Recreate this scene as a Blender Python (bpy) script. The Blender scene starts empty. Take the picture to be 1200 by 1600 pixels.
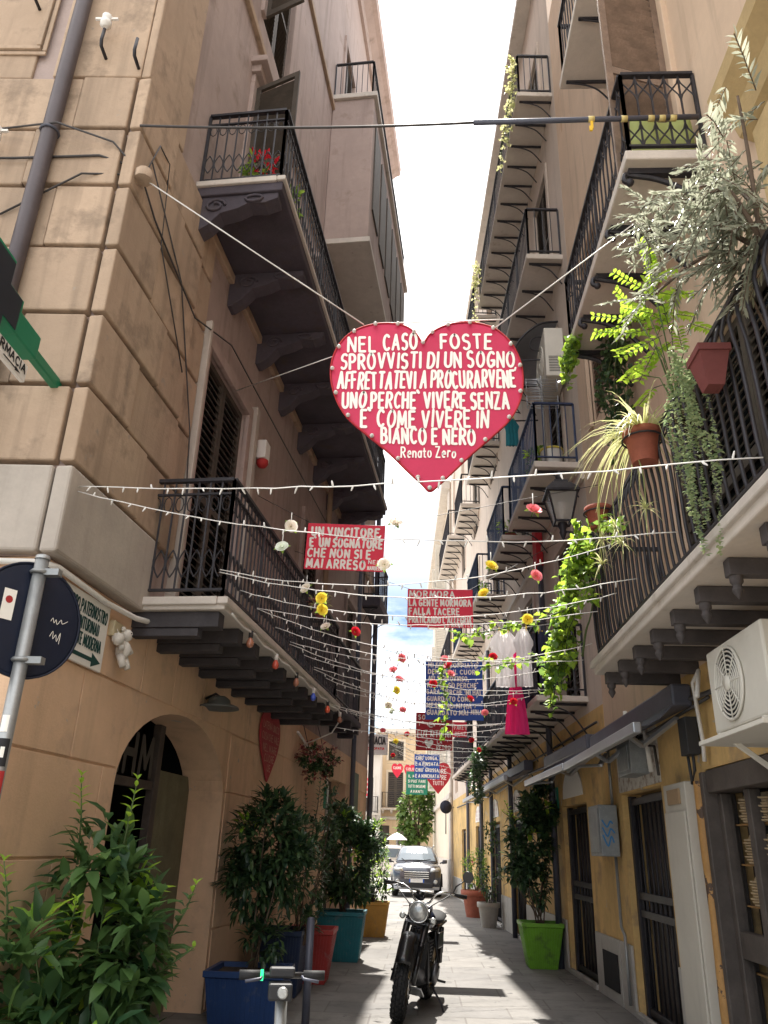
import bpy, bmesh, math, random
from math import sin, cos, tan, pi, radians, sqrt, hypot, atan2
from mathutils import Vector, Matrix
random.seed(11)
S = bpy.context.scene
COL = S.collection

# ------------------------------------------------------------------ camera
cam_d = bpy.data.cameras.new("camera")
cam = bpy.data.objects.new("camera", cam_d); COL.objects.link(cam)
PITCH, ROLL, YAW = radians(23.1), radians(1.7), radians(-3.02)
f0 = Vector((sin(YAW) * cos(PITCH), cos(YAW) * cos(PITCH), sin(PITCH)))
r0 = Vector((cos(YAW), -sin(YAW), 0)); u0 = r0.cross(f0)
r1 = r0 * cos(ROLL) + u0 * sin(ROLL); u1 = u0 * cos(ROLL) - r0 * sin(ROLL)
cam.matrix_world = Matrix(((r1.x, u1.x, -f0.x, 0), (r1.y, u1.y, -f0.y, 0), (r1.z, u1.z, -f0.z, 1.55), (0, 0, 0, 1)))
cam_d.sensor_fit = 'VERTICAL'; cam_d.sensor_height = 24; cam_d.sensor_width = 18
cam_d.lens = 24 * 1230 / 1600
cam_d.clip_end = 1000; cam_d.clip_start = 0.05
S.camera = cam

# ------------------------------------------------------------------ light
SUN_EL = radians(60)
W = bpy.data.worlds.new("World"); S.world = W; W.use_nodes = True
nt = W.node_tree; nt.nodes.clear()
def N(nt, t, **k):
    n = nt.nodes.new(t)
    for a, b in k.items(): setattr(n, a, b)
    return n
sky = N(nt, 'ShaderNodeTexSky', sky_type='NISHITA'); sky.sun_disc = False
sky.sun_elevation = SUN_EL; sky.sun_rotation = 0; sky.altitude = 20; sky.air_density = 1.0; sky.dust_density = .2
tc = N(nt, 'ShaderNodeTexCoord'); mp = N(nt, 'ShaderNodeMapping'); mp.inputs['Scale'].default_value = (1.5, 1.5, 4.0)
nz = N(nt, 'ShaderNodeTexNoise'); nz.inputs['Scale'].default_value = 2.2; nz.inputs['Detail'].default_value = 7; nz.inputs['Roughness'].default_value = .58
rp = N(nt, 'ShaderNodeValToRGB'); rp.color_ramp.elements[0].position = .50; rp.color_ramp.elements[1].position = .74
mx = N(nt, 'ShaderNodeMix', data_type='RGBA'); mx.inputs[7].default_value = (21.5, 21.2, 21.0, 1)
bg = N(nt, 'ShaderNodeBackground'); bg.inputs['Strength'].default_value = .06
ow = N(nt, 'ShaderNodeOutputWorld')
L = nt.links.new
L(tc.outputs['Generated'], mp.inputs[0]); L(mp.outputs[0], nz.inputs['Vector']); L(nz.outputs[0], rp.inputs[0])
sx = N(nt, 'ShaderNodeSeparateXYZ'); L(tc.outputs['Generated'], sx.inputs[0])      # white layer added overhead, for the glare there and for fill light
mr = N(nt, 'ShaderNodeMapRange'); mr.inputs[1].default_value = .27; mr.inputs[2].default_value = .46; mr.inputs[3].default_value = 0; mr.inputs[4].default_value = .92; L(sx.outputs[2], mr.inputs[0])
m2 = N(nt, 'ShaderNodeMath', operation='MULTIPLY'); m2.inputs[1].default_value = .85; L(rp.outputs[0], m2.inputs[0])
mm = N(nt, 'ShaderNodeMath', operation='MAXIMUM'); L(mr.outputs[0], mm.inputs[0]); L(m2.outputs[0], mm.inputs[1])
L(mm.outputs[0], mx.inputs[0]); L(sky.outputs[0], mx.inputs[6]); L(mx.outputs[2], bg.inputs[0]); L(bg.outputs[0], ow.inputs[0])
sd = bpy.data.lights.new("sun", 'SUN'); sd.energy = 5.0; sd.angle = radians(.53); sd.color = (1, .95, .87)
sun = bpy.data.objects.new("sun", sd); COL.objects.link(sun)
sun.rotation_euler = Vector((0, -cos(SUN_EL), -sin(SUN_EL))).to_track_quat('-Z', 'Y').to_euler()
S.view_settings.view_transform = 'Standard'; S.view_settings.look = 'None'
S.view_settings.exposure = 1.25; S.cycles.diffuse_bounces = 8; S.cycles.max_bounces = 12; S.view_settings.gamma = 1

# ------------------------------------------------------------------ materials
def new_mat(name):
    m = bpy.data.materials.new(name); m.use_nodes = True
    t = m.node_tree; t.nodes.clear()
    return m, t
def mat(name, col, rough=.8, metal=0, var=.12, scale=2.5, bump=.15, bscale=40, streak=0, patch=None, dirt=None, coat=0, spec=.4, brick=None, island=0):
    """base colour with two sizes of mottling, optional rain streaks, worn patches and grain"""
    m, t = new_mat(name); l = t.links.new
    b = N(t, 'ShaderNodeBsdfPrincipled'); o = N(t, 'ShaderNodeOutputMaterial'); l(b.outputs[0], o.inputs[0])
    b.inputs['Roughness'].default_value = rough; b.inputs['Metallic'].default_value = metal
    b.inputs['Specular IOR Level'].default_value = spec
    if coat: b.inputs['Coat Weight'].default_value = coat; b.inputs['Coat Roughness'].default_value = .06
    co = N(t, 'ShaderNodeTexCoord').outputs['Object']
    def noise(sc, det=5, ro=.6, stretch=None):
        n = N(t, 'ShaderNodeTexNoise'); n.inputs['Scale'].default_value = sc; n.inputs['Detail'].default_value = det; n.inputs['Roughness'].default_value = ro
        if stretch:
            q = N(t, 'ShaderNodeMapping'); q.inputs['Scale'].default_value = stretch; l(co, q.inputs[0]); l(q.outputs[0], n.inputs['Vector'])
        else: l(co, n.inputs['Vector'])
        return n.outputs[0]
    def ramp(src, a, c, lo=0, hi=1):
        n = N(t, 'ShaderNodeMapRange'); n.inputs[1].default_value = a; n.inputs[2].default_value = c; n.inputs[3].default_value = lo; n.inputs[4].default_value = hi
        l(src, n.inputs[0]); return n.outputs[0]
    def mixc(fac, a, c):
        n = N(t, 'ShaderNodeMix', data_type='RGBA')
        if isinstance(fac, float): n.inputs[0].default_value = fac
        else: l(fac, n.inputs[0])
        for i, x in ((6, a), (7, c)):
            if isinstance(x, tuple): n.inputs[i].default_value = x + (1,)
            else: l(x, n.inputs[i])
        return n.outputs[2]
    dk = tuple(c * (1 - var) for c in col); lt = tuple(min(1, c * (1 + var)) for c in col)
    c = mixc(ramp(noise(scale), .3, .7), dk, lt)
    c = mixc(ramp(noise(scale * 9, 6, .7), .3, .75, 0, .5), c, tuple(x * (1 - 1.5 * var) for x in col))
    if brick:
        bw, bh, mc, rot = brick
        q = N(t, 'ShaderNodeMapping'); l(co, q.inputs[0]); q.inputs['Rotation'].default_value = rot
        k = N(t, 'ShaderNodeTexBrick'); l(q.outputs[0], k.inputs['Vector'])
        k.inputs['Brick Width'].default_value = bw; k.inputs['Row Height'].default_value = bh; k.inputs['Mortar Size'].default_value = .011; k.inputs['Scale'].default_value = 1
        k.inputs['Mortar Smooth'].default_value = .3
        k.inputs['Color1'].default_value = (.8, .8, .8, 1); k.inputs['Color2'].default_value = (1, .99, .96, 1); k.inputs['Mortar'].default_value = mc + (1,)
        n = N(t, 'ShaderNodeMix', data_type='RGBA', blend_type='MULTIPLY'); n.inputs[0].default_value = 1; l(c, n.inputs[6]); l(k.outputs[0], n.inputs[7]); c = n.outputs[2]
    if island:
        g = N(t, 'ShaderNodeNewGeometry'); c = mixc(ramp(g.outputs['Random Per Island'], 0, 1, 0, island), c, tuple(x * .55 for x in col))
    if streak:
        c = mixc(ramp(noise(1, 4, .6, (5, 5, .35)), .52, .72, 0, streak), c, tuple(x * .5 for x in col))
    if dirt:
        dc, th, sc, am = dirt
        c = mixc(ramp(noise(sc, 8, .65), th, th + .12, 0, am), c, dc)
    if patch:
        pc, th, sc = patch
        c = mixc(ramp(noise(sc, 9, .6), th, th + .015), c, pc)
    l(c, b.inputs['Base Color'])
    if bump:
        bp = N(t, 'ShaderNodeBump'); bp.inputs['Strength'].default_value = bump; bp.inputs['Distance'].default_value = .01
        l(noise(bscale, 8, .65), bp.inputs['Height']); l(bp.outputs[0], b.inputs['Normal'])
    return m
def leaf_mat(name, c1, c2, trans=.45, rough=.45, vb=1.7):
    m, t = new_mat(name); l = t.links.new
    g = N(t, 'ShaderNodeNewGeometry'); r = N(t, 'ShaderNodeValToRGB')
    r.color_ramp.elements[0].color = c1 + (1,); r.color_ramp.elements[1].color = c2 + (1,)
    l(g.outputs['Random Per Island'], r.inputs[0])
    b = N(t, 'ShaderNodeBsdfPrincipled'); b.inputs['Roughness'].default_value = rough; l(r.outputs[0], b.inputs[0])
    tr = N(t, 'ShaderNodeBsdfTranslucent'); hs = N(t, 'ShaderNodeHueSaturation'); hs.inputs['Value'].default_value = vb; hs.inputs['Hue'].default_value = .48 if c1[1] > c1[0] else .5
    l(r.outputs[0], hs.inputs['Color']); l(hs.outputs[0], tr.inputs[0])
    x = N(t, 'ShaderNodeMixShader'); x.inputs[0].default_value = trans; l(b.outputs[0], x.inputs[1]); l(tr.outputs[0], x.inputs[2])
    o = N(t, 'ShaderNodeOutputMaterial'); l(x.outputs[0], o.inputs[0]); return m
def glass_mat(name, col=(.02, .025, .03), rough=.05, alpha=1):
    m, t = new_mat(name); l = t.links.new
    b = N(t, 'ShaderNodeBsdfPrincipled'); b.inputs[0].default_value = col + (1,); b.inputs['Roughness'].default_value = rough
    b.inputs['Specular IOR Level'].default_value = .8; b.inputs['Alpha'].default_value = alpha
    o = N(t, 'ShaderNodeOutputMaterial'); l(b.outputs[0], o.inputs[0]); return m
M = {}
M['paving'] = mat('paving', (.20, .19, .18), .75, var=.22, scale=1.2, bump=.25, bscale=25, brick=(.95, .62, (.6, .58, .55), (0, 0, 0)), dirt=((.085, .08, .078), .54, 2.2, .75), patch=((.07, .066, .064), .655, 6))  # dark blotches: stains, with mottling of broken shadow painted in too
M['square'] = mat('square_paving', (.42, .40, .37), .8, var=.1, scale=.8)
M['stone'] = mat('palazzo_stone', (.48, .355, .255), .9, var=.17, scale=1.3, bump=.45, bscale=38, streak=.8, dirt=((.22, .165, .12), .53, 2.6, .7), island=.42, patch=((.33, .27, .215), .67, 5))
M['greyplaster'] = mat('grey_plaster', (.44, .39, .34), .9, var=.12, scale=2.2, bump=.25, streak=.3, dirt=((.25, .2, .17), .62, 3, .5))
M['upper'] = mat('palazzo_render', (.40, .315, .285), .9, var=.16, scale=.9, bump=.25, streak=.55, dirt=((.2, .15, .12), .56, 1.8, .55))
M['orange'] = mat('orange_plaster', (.72, .49, .325), .92, var=.13, scale=.9, bump=.3, bscale=50, streak=.35, dirt=((.40, .28, .21), .56, 2.2, .5), island=.15, patch=((.48, .39, .32), .67, 4))
M['ochre'] = mat('ochre_plaster', (.66, .44, .18), .92, var=.2, scale=1.4, bump=.25, streak=.35, dirt=((.30, .21, .13), .52, 2.2, .65), patch=((.46, .40, .33), .64, 3.0))
M['pinkwall'] = mat('beige_render', (.64, .48, .35), .9, var=.1, scale=1.0, bump=.18, streak=.45, dirt=((.42, .24, .12), .6, 1.6, .6))
M['palewall'] = mat('pale_render', (.58, .49, .42), .9, var=.1, scale=.9, bump=.18, streak=.35, dirt=((.42, .27, .17), .64, 1.4, .6))
M['soffit'] = mat('balcony_soffit', (.58, .52, .46), .85, var=.12, scale=2, bump=.25, dirt=((.32, .24, .18), .6, 3, .6), patch=((.33, .27, .22), .72, 3))
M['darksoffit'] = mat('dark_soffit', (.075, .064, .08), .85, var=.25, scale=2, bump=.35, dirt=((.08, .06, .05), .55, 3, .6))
M['marble'] = mat('slab_edge', (.55, .5, .45), .7, var=.12, scale=4, bump=.2, dirt=((.25, .2, .16), .6, 6, .6))
M['plinth'] = mat('plinth_marble', (.42, .40, .37), .7, var=.15, scale=3, bump=.2, streak=.3, dirt=((.2, .18, .16), .58, 3, .7))
M['sandstone'] = mat('sandstone', (.50, .37, .19), .9, var=.15, scale=4, bump=.4)
M['iron'] = mat('wrought_iron', (.036, .034, .04), .5, .3, var=.3, scale=8, bump=.2, dirt=((.07, .035, .02), .62, 9, .6))
M['blueiron'] = mat('blue_painted_iron', (.03, .045, .10), .5, .2, var=.25, scale=8, bump=.15)
M['beam'] = mat('old_beam', (.055, .05, .055), .8, var=.3, scale=5, bump=.35, dirt=((.3, .27, .24), .70, 12, .6))
M['rbeam'] = mat('grey_beam', (.075, .065, .065), .75, var=.3, scale=5, bump=.3)
M['shutter'] = mat('shutter_brown', (.075, .062, .05), .65, var=.25, scale=6, bump=.2)
M['shutterwood'] = mat('shutter_wood', (.26, .185, .14), .7, var=.3, scale=6, bump=.25)
M['shutterwhite'] = mat('shutter_white', (.62, .6, .56), .7, var=.08)
M['darkwood'] = mat('dark_wood', (.085, .07, .062), .6, var=.3, scale=5, bump=.2)
M['wornwood'] = mat('worn_wood', (.42, .23, .08), .6, var=.25, scale=5, bump=.2, patch=((.08, .05, .035), .6, 5))
M['dark'] = mat('interior_shade', (.012, .012, .014), .9, var=.2, bump=0)  # near-black colour stands in for the shade of unlit depth
M['pipe'] = mat('pipe_grey', (.085, .09, .12), .45, .2, var=.2, scale=3, bump=.1, dirt=((.16, .12, .1), .62, 4, .5))
M['cable'] = mat('cable_dark', (.06, .055, .055), .6, bump=0)
M['whitecable'] = mat('cable_white', (.72, .70, .66), .6, var=.08, bump=0)
M['steel'] = mat('galvanised', (.33, .34, .34), .45, .6, var=.15, scale=9, bump=.1)
M['rustymetal'] = mat('metal_box', (.30, .32, .33), .5, .4, var=.2, scale=6, dirt=((.5, .48, .45), .6, 16, .7))
M['white'] = mat('white_paint', (.75, .73, .69), .6, var=.05, scale=5, bump=.08, dirt=((.45, .42, .38), .66, 4, .5))
M['offwhite'] = mat('off_white_panel', (.50, .47, .41), .7, var=.06, scale=4, bump=.12, streak=.25, dirt=((.35, .32, .28), .66, 5, .5))
M['red'] = mat('red_paint', (.82, .035, .08), .6, var=.12, scale=3, bump=.12)
M['darkred'] = mat('dark_red_paint', (.48, .025, .035), .65, var=.12, scale=3)
M['blue'] = mat('blue_paint', (.03, .10, .42), .6, var=.15, scale=3, bump=.12)
M['green'] = mat('green_paint', (.02, .24, .15), .6, var=.15, scale=3)
M['letter'] = mat('letter_paint', (.95, .92, .85), .7, var=.05, bump=.08)
M['inkgreen'] = mat('ink_green', (.01, .055, .05), .7, bump=0)
M['ink'] = mat('ink_dark', (.02, .02, .022), .7, bump=0)
M['inkred'] = mat('ink_red', (.42, .03, .03), .7, bump=0)
M['inkblue'] = mat('ink_blue', (.05, .22, .5), .6, bump=0)
M['signback'] = mat('sign_back', (.012, .017, .038), .55, .1, var=.15)
M['crossgreen'] = mat('cross_green', (.012, .20, .10), .4, var=.1, bump=.05)
M['led'] = mat('led_off', (.02, .025, .035), .3, bump=0)
M['terracotta'] = mat('terracotta', (.30, .085, .05), .75, var=.2, scale=7, bump=.2, dirt=((.5, .3, .2), .64, 9, .5))
M['soil'] = mat('soil', (.05, .035, .025), .95, var=.3, scale=20, bump=.6)
M['rubber'] = mat('tyre_rubber', (.018, .018, .019), .75, var=.2, bump=.2)
M['black'] = mat('black_paint', (.012, .012, .014), .3, .1, bump=0, coat=.4)
M['chrome'] = mat('chrome', (.7, .7, .7), .15, 1, var=.03, bump=0)
M['engine'] = mat('engine_metal', (.16, .16, .17), .4, .8, var=.15, bump=.1)
M['goldrim'] = mat('gold_rim', (.42, .27, .09), .3, .9, bump=0)
M['tank'] = mat('tank_paint', (.03, .04, .08), .22, .3, var=.05, bump=0, coat=.7)
M['lens'] = mat('lamp_lens', (.55, .56, .55), .12, .5, var=.25, scale=30, bump=.25, bscale=60, spec=.8)
M['carbody'] = mat('car_paint', (.075, .08, .10), .22, .55, var=.04, bump=0, coat=.8)
M['plastic'] = mat('grey_plastic', (.03, .03, .032), .6, bump=.08)
M['glass'] = glass_mat('window_glass')
M['carglass'] = glass_mat('windscreen', (.10, .13, .16), .10)
M['lampglass'] = glass_mat('lantern_glass', (.45, .44, .40), .25, .55)
M['plate'] = mat('plate_white', (.8, .8, .78), .5, bump=0)
M['awning'] = mat('awning_cloth', (.10, .105, .13), .8, var=.15, scale=5, bump=.15)
M['aluminium'] = mat('aluminium', (.45, .47, .50), .35, .6, var=.08, bump=.05)
M['acwhite'] = mat('ac_case', (.66, .63, .56), .5, var=.06, scale=3, bump=.05, dirt=((.42, .38, .3), .62, 4, .5))
M['plastered'] = mat('far_beige', (.60, .46, .31), .9, var=.1, scale=.8, streak=.3)
M['farwhite'] = mat('far_white', (.66, .62, .58), .9, var=.07, scale=.8, streak=.3)
M['cream'] = mat('cream_render', (.66, .57, .46), .9, var=.08, scale=.8, streak=.3)
M['roof'] = mat('roof_tile', (.30, .16, .10), .9, var=.2, scale=4)
M['cloth_white'] = leaf_mat('cloth_white', (.80, .78, .78), (.82, .80, .80), .45, .8, 1.1)
M['cloth_pink'] = leaf_mat('cloth_pink', (.70, .03, .20), (.72, .03, .21), .4, .8, 1.1)
M['cloth_teal'] = mat('cloth_teal', (.03, .24, .30), .9, var=.2, bump=.2, bscale=14)
M['cloth_dark'] = mat('cloth_dark', (.03, .035, .07), .9, bump=.2, bscale=14)
M['tarp'] = mat('pale_green_tarp', (.52, .58, .28), .7, var=.1, scale=4, bump=.2, bscale=8)
M['tarp_glow'] = leaf_mat('pale_green_sheet', (.50, .56, .24), (.52, .58, .26), .5, .6)
M['lime'] = mat('planter_lime', (.14, .34, .025), .5, var=.15, scale=4, dirt=((.07, .13, .03), .53, 5, .75))
M['planterblue'] = mat('planter_blue', (.014, .045, .15), .5, var=.2, scale=4, dirt=((.14, .15, .17), .58, 7, .6))
M['planterteal'] = mat('planter_teal', (.012, .13, .16), .5, var=.2, scale=4, dirt=((.14, .15, .17), .58, 7, .6))
M['planterred'] = mat('planter_red', (.38, .04, .035), .55, var=.2, scale=4, dirt=((.28, .17, .16), .58, 7, .6))
M['planternavy'] = mat('planter_navy', (.015, .03, .08), .5, var=.2, scale=4, dirt=((.1, .1, .12), .58, 7, .6))
M['planterorange'] = mat('planter_orange', (.55, .29, .06), .55, var=.2, scale=4, dirt=((.3, .2, .12), .56, 6, .6))
M['plush'] = mat('plush', (.68, .64, .58), 1, var=.15, scale=14, bump=.8, bscale=120)
M['ringgreen'], _t = new_mat('green_glow')
_e = N(_t, 'ShaderNodeEmission'); _e.inputs[0].default_value = (.05, .9, .35, 1); _e.inputs[1].default_value = .9
_o = N(_t, 'ShaderNodeOutputMaterial'); _t.links.new(_e.outputs[0], _o.inputs[0])
for n, c in dict(r=(.62, .02, .04), p=(.80, .25, .28), w=(.80, .74, .66), y=(.80, .66, .08), g=(.75, .78, .7)).items():
    M['rose_' + n] = leaf_mat('rose_petal_' + n, tuple(x * .9 for x in c), c, .3, .6)
for n, c in dict(red=(.6, .10, .06), orange=(.8, .13, .06), amber=(.38, .16, .1), blue=(.06, .12, .6)).items():
    M['bulb_' + n] = mat('bulb_' + n, c, .2, bump=0, spec=.7)
M['leaf_bush'] = leaf_mat('leaf_bush', (.026, .075, .032), (.11, .21, .06))
M['leaf_young'] = leaf_mat('leaf_young', (.20, .38, .04), (.30, .50, .06))
M['leaf_dark'] = leaf_mat('leaf_dark', (.02, .05, .03), (.075, .14, .05), .3, .4)
M['leaf_silver'] = leaf_mat('leaf_silver', (.17, .19, .14), (.34, .36, .28), .4, .35)
M['leaf_lime'] = leaf_mat('leaf_lime', (.16, .30, .03), (.30, .48, .05), .55)
M['leaf_vine'] = leaf_mat('leaf_vine', (.07, .16, .04), (.25, .40, .06), .5)
M['leaf_pale'] = leaf_mat('leaf_pale', (.34, .38, .16), (.52, .52, .28), .4)
M['leaf_burro'] = leaf_mat('leaf_burro', (.20, .30, .16), (.36, .42, .22), .25)
M['leaf_far'] = leaf_mat('leaf_far', (.06, .12, .03), (.14, .22, .05), .4)
M['bark'] = mat('bark', (.12, .085, .06), .9, var=.25, scale=10, bump=.5)
M['stemgreen'] = mat('green_stem', (.08, .12, .04), .7, bump=.1)
M['petal_mix'] = leaf_mat('dry_petals', (.22, .02, .03), (.30, .16, .14), .3)
M['hat'] = mat('straw_hats', (.48, .36, .22), .9, var=.2, scale=8, bump=.3)
M['bluegoods'] = mat('blue_goods', (.08, .38, .48), .7, var=.2)
M['plastic_tub'] = mat('tub', (.62, .60, .55), .6)

# ------------------------------------------------------------------ geometry helpers
class Fr:
    """wall frame: s along the wall, o outward from it, z up"""
    def __init__(s, o, d, n):
        s.o = Vector((o[0], o[1], 0)); s.d = Vector((d[0], d[1], 0)).normalized(); s.n = Vector((n[0], n[1], 0)).normalized()
    def p(s, a, o, z): return s.o + s.d * a + s.n * o + Vector((0, 0, z))
FW = Fr((0, 0), (1, 0), (0, 1))
FL = Fr((-2.48, 4.8), (.085, 1), (1, -.085))
FN = Fr((-2.48, 4.8), (-1, -.03), (.03, -1))
FR = Fr((2.3, 0), (0, 1), (-1, 0))
FR2 = Fr((2.3, 10.2), (-.045, 1), (-1, -.045))
def sL(Y): return (Y - 4.8) / FL.d.y
def s2(Y): return (Y - 10.2) / FR2.d.y

class MB:
    def __init__(s): s.v = []; s.f = []; s.sm = []; s.mi = []; s.smooth = False; s.cm = 0; s.ch = []
    def add(s, pts, faces):
        k = len(s.v); s.v += [tuple(p) for p in pts]; s.ch.append((pts, faces, s.smooth))
        for f in faces: s.f.append(tuple(i + k for i in f)); s.sm.append(s.smooth); s.mi.append(s.cm)
    def box(s, a0, a1, b0, b1, z0, z1, fr=FW):
        P = [fr.p(a, b, z) for z in (z0, z1) for a, b in ((a0, b0), (a1, b0), (a1, b1), (a0, b1))]
        s.add(P, [(0, 3, 2, 1), (4, 5, 6, 7), (0, 1, 5, 4), (1, 2, 6, 5), (2, 3, 7, 6), (3, 0, 4, 7)])
    def obox(s, c, ax, ay, az):
        c = Vector(c); ax, ay, az = Vector(ax), Vector(ay), Vector(az)
        P = [c + ax * i + ay * j + az * k for k in (-1, 1) for i, j in ((-1, -1), (1, -1), (1, 1), (-1, 1))]
        s.add(P, [(0, 3, 2, 1), (4, 5, 6, 7), (0, 1, 5, 4), (1, 2, 6, 5), (2, 3, 7, 6), (3, 0, 4, 7)])
    def bar(s, p, q, w, h=None, up=(0, 0, 1)):
        p, q = Vector(p), Vector(q); h = h or w; d = q - p; u = Vector(up)
        x = d.cross(u)
        if x.length < 1e-6: x = d.cross(Vector((1, 0, 0)))
        x.normalize(); y = x.cross(d).normalized()
        s.obox((p + q) / 2, d / 2, x * w / 2, y * h / 2)
    def quad(s, *P): s.add(P, [tuple(range(len(P)))])
    def tube(s, path, r, n=6, cap=True, closed=False):
        path = [Vector(p) for p in path]; m = len(path)
        if m < 2: return
        rs = r if isinstance(r, (list, tuple)) else [r] * m
        sm = s.smooth; s.smooth = True
        t0 = (path[1] - path[0]).normalized()
        x = t0.cross(Vector((0, 0, 1)))
        if x.length < .05: x = t0.cross(Vector((1, 0, 0)))
        x.normalize(); P = []
        for i in range(m):
            if closed: t = path[(i + 1) % m] - path[i - 1]
            else: t = path[min(i + 1, m - 1)] - path[max(i - 1, 0)]
            if t.length < 1e-9: t = t0
            t.normalize(); x = x - t * x.dot(t)
            if x.length < 1e-6: x = t.orthogonal()
            x.normalize(); y = t.cross(x)
            P += [path[i] + (x * cos(2 * pi * k / n) + y * sin(2 * pi * k / n)) * rs[i] for k in range(n)]
        F = [(i * n + k, i * n + (k + 1) % n, (i + 1) * n + (k + 1) % n, (i + 1) * n + k) for i in range(m - 1) for k in range(n)]
        if closed: F += [((m - 1) * n + k, (m - 1) * n + (k + 1) % n, (k + 1) % n, k) for k in range(n)]
        elif cap: F += [tuple(range(n))[::-1], tuple((m - 1) * n + k for k in range(n))]
        s.add(P, F); s.smooth = sm
    def lathe(s, prof, c=(0, 0, 0), axis=(0, 0, 1), n=16):
        c = Vector(c); a = Vector(axis).normalized(); x = a.orthogonal().normalized(); y = a.cross(x); P = []
        for r, z in prof: P += [c + a * z + (x * cos(2 * pi * k / n) + y * sin(2 * pi * k / n)) * max(r, 1e-4) for k in range(n)]
        F = [(i * n + k, i * n + (k + 1) % n, (i + 1) * n + (k + 1) % n, (i + 1) * n + k) for i in range(len(prof) - 1) for k in range(n)]
        sm = s.smooth; s.smooth = True; s.add(P, F)
        s.smooth = sm; m = len(prof)
        s.add(P[:n], [tuple(range(n))[::-1]]); s.add(P[(m - 1) * n:], [tuple(range(n))])
    def prism(s, pts, vec):
        """closed outline pts (3-D) swept along vec"""
        n = len(pts); v = Vector(vec); P = [Vector(p) for p in pts] + [Vector(p) + v for p in pts]
        s.add(P, [tuple(range(n))[::-1], tuple(range(n, 2 * n))] + [(i, (i + 1) % n, (i + 1) % n + n, i + n) for i in range(n)])
    def loft(s, secs, close=True):
        n = len(secs[0]); P = [p for q in secs for p in q]
        F = [(i * n + k, i * n + (k + 1) % n, (i + 1) * n + (k + 1) % n, (i + 1) * n + k) for i in range(len(secs) - 1) for k in range(n)]
        if close: F += [tuple(range(n))[::-1], tuple((len(secs) - 1) * n + k for k in range(n))]
        sm = s.smooth; s.smooth = True; s.add(P, F); s.smooth = sm
    def ball(s, c, r, n=8, sq=(1, 1, 1)):
        c = Vector(c); P = []; m = max(4, n // 2)
        for i in range(m + 1):
            th = pi * i / m
            P += [c + Vector((sin(th) * cos(2 * pi * k / n) * r * sq[0], sin(th) * sin(2 * pi * k / n) * r * sq[1], cos(th) * r * sq[2])) for k in range(n)]
        F = [(i * n + k, (i + 1) * n + k, (i + 1) * n + (k + 1) % n, i * n + (k + 1) % n) for i in range(m) for k in range(n)]
        sm = s.smooth; s.smooth = True; s.add(P, F); s.smooth = sm
    def build(s, name, mats, parent=None, base=(0, 0, 0), bev=0, recalc=True):
        b = Vector(base)
        me = bpy.data.meshes.new(name)
        me.from_pydata([tuple(Vector(p) - b) for p in s.v], [], s.f)
        if not isinstance(mats, (list, tuple)): mats = [mats]
        for m in mats: me.materials.append(M[m] if isinstance(m, str) else m)
        me.polygons.foreach_set('use_smooth', s.sm); me.polygons.foreach_set('material_index', s.mi)
        if recalc:
            bm = bmesh.new(); bm.from_mesh(me); bmesh.ops.recalc_face_normals(bm, faces=bm.faces); bm.to_mesh(me); bm.free()
        me.update()
        o = bpy.data.objects.new(name, me); COL.objects.link(o)
        if parent: o.parent = parent
        if bev:
            d = o.modifiers.new('edge', 'BEVEL'); d.width = bev; d.segments = 2; d.limit_method = 'ANGLE'; d.angle_limit = radians(50)
        return o
def tag(o, label, cat, group=None, kind=None):
    if label: o['label'] = label
    if cat: o['category'] = cat
    if group: o['group'] = group
    if kind: o['kind'] = kind
    return o
class T:
    """a thing: an Empty at its base that parents its parts"""
    def __init__(s, name, label, cat, base=(0, 0, 0), group=None):
        s.b = Vector(base); s.o = bpy.data.objects.new(name, None); COL.objects.link(s.o); s.o.location = base
        s.o.empty_display_size = .1
        tag(s.o, label, cat, group)
    def part(s, mb, name, m, parent=None, bev=0, recalc=True, label=None):
        o = mb.build(name, m, parent or s.o, s.b, bev, recalc)
        if label: o['label'] = label
        return o
def pieces(t, mb, name, m, parent=None, bev=0):
    """every shape of the builder as a part of its own"""
    for pts, faces, sm in mb.ch:
        q = MB(); q.smooth = sm; q.add(pts, faces); t.part(q, name, m, parent, bev)
def single(mb, name, m, label, cat, base, group=None, bev=0, recalc=True):
    o = mb.build(name, m, None, base, bev, recalc); o.location = base
    return tag(o, label, cat, group)
def copy_tree(o, parent=None):
    c = o.copy(); COL.objects.link(c)
    if parent: c.parent = parent
    for ch in o.children: copy_tree(ch, c)
    return c
def rnd(a, b): return random.uniform(a, b)
def catmull(P, k=6, closed=False):
    n = len(P); out = []
    rng = range(n) if closed else range(n - 1)
    for i in rng:
        g = (lambda j: P[j % n]) if closed else (lambda j: P[min(max(j, 0), n - 1)])
        a, b, c, d = g(i - 1), g(i), g(i + 1), g(i + 2)
        for j in range(k):
            t = j / k
            out.append(tuple(.5 * (2 * b[q] + (c[q] - a[q]) * t + (2 * a[q] - 5 * b[q] + 4 * c[q] - d[q]) * t * t + (3 * b[q] - a[q] - 3 * c[q] + d[q]) * t ** 3) for q in range(len(b))))
    if not closed: out.append(tuple(P[-1]))
    return out
def sagline(p, q, sag, n=14):
    p, q = Vector(p), Vector(q)
    return [p.lerp(q, i / n) - Vector((0, 0, 4 * sag * (i / n) * (1 - i / n))) for i in range(n + 1)]

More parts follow.
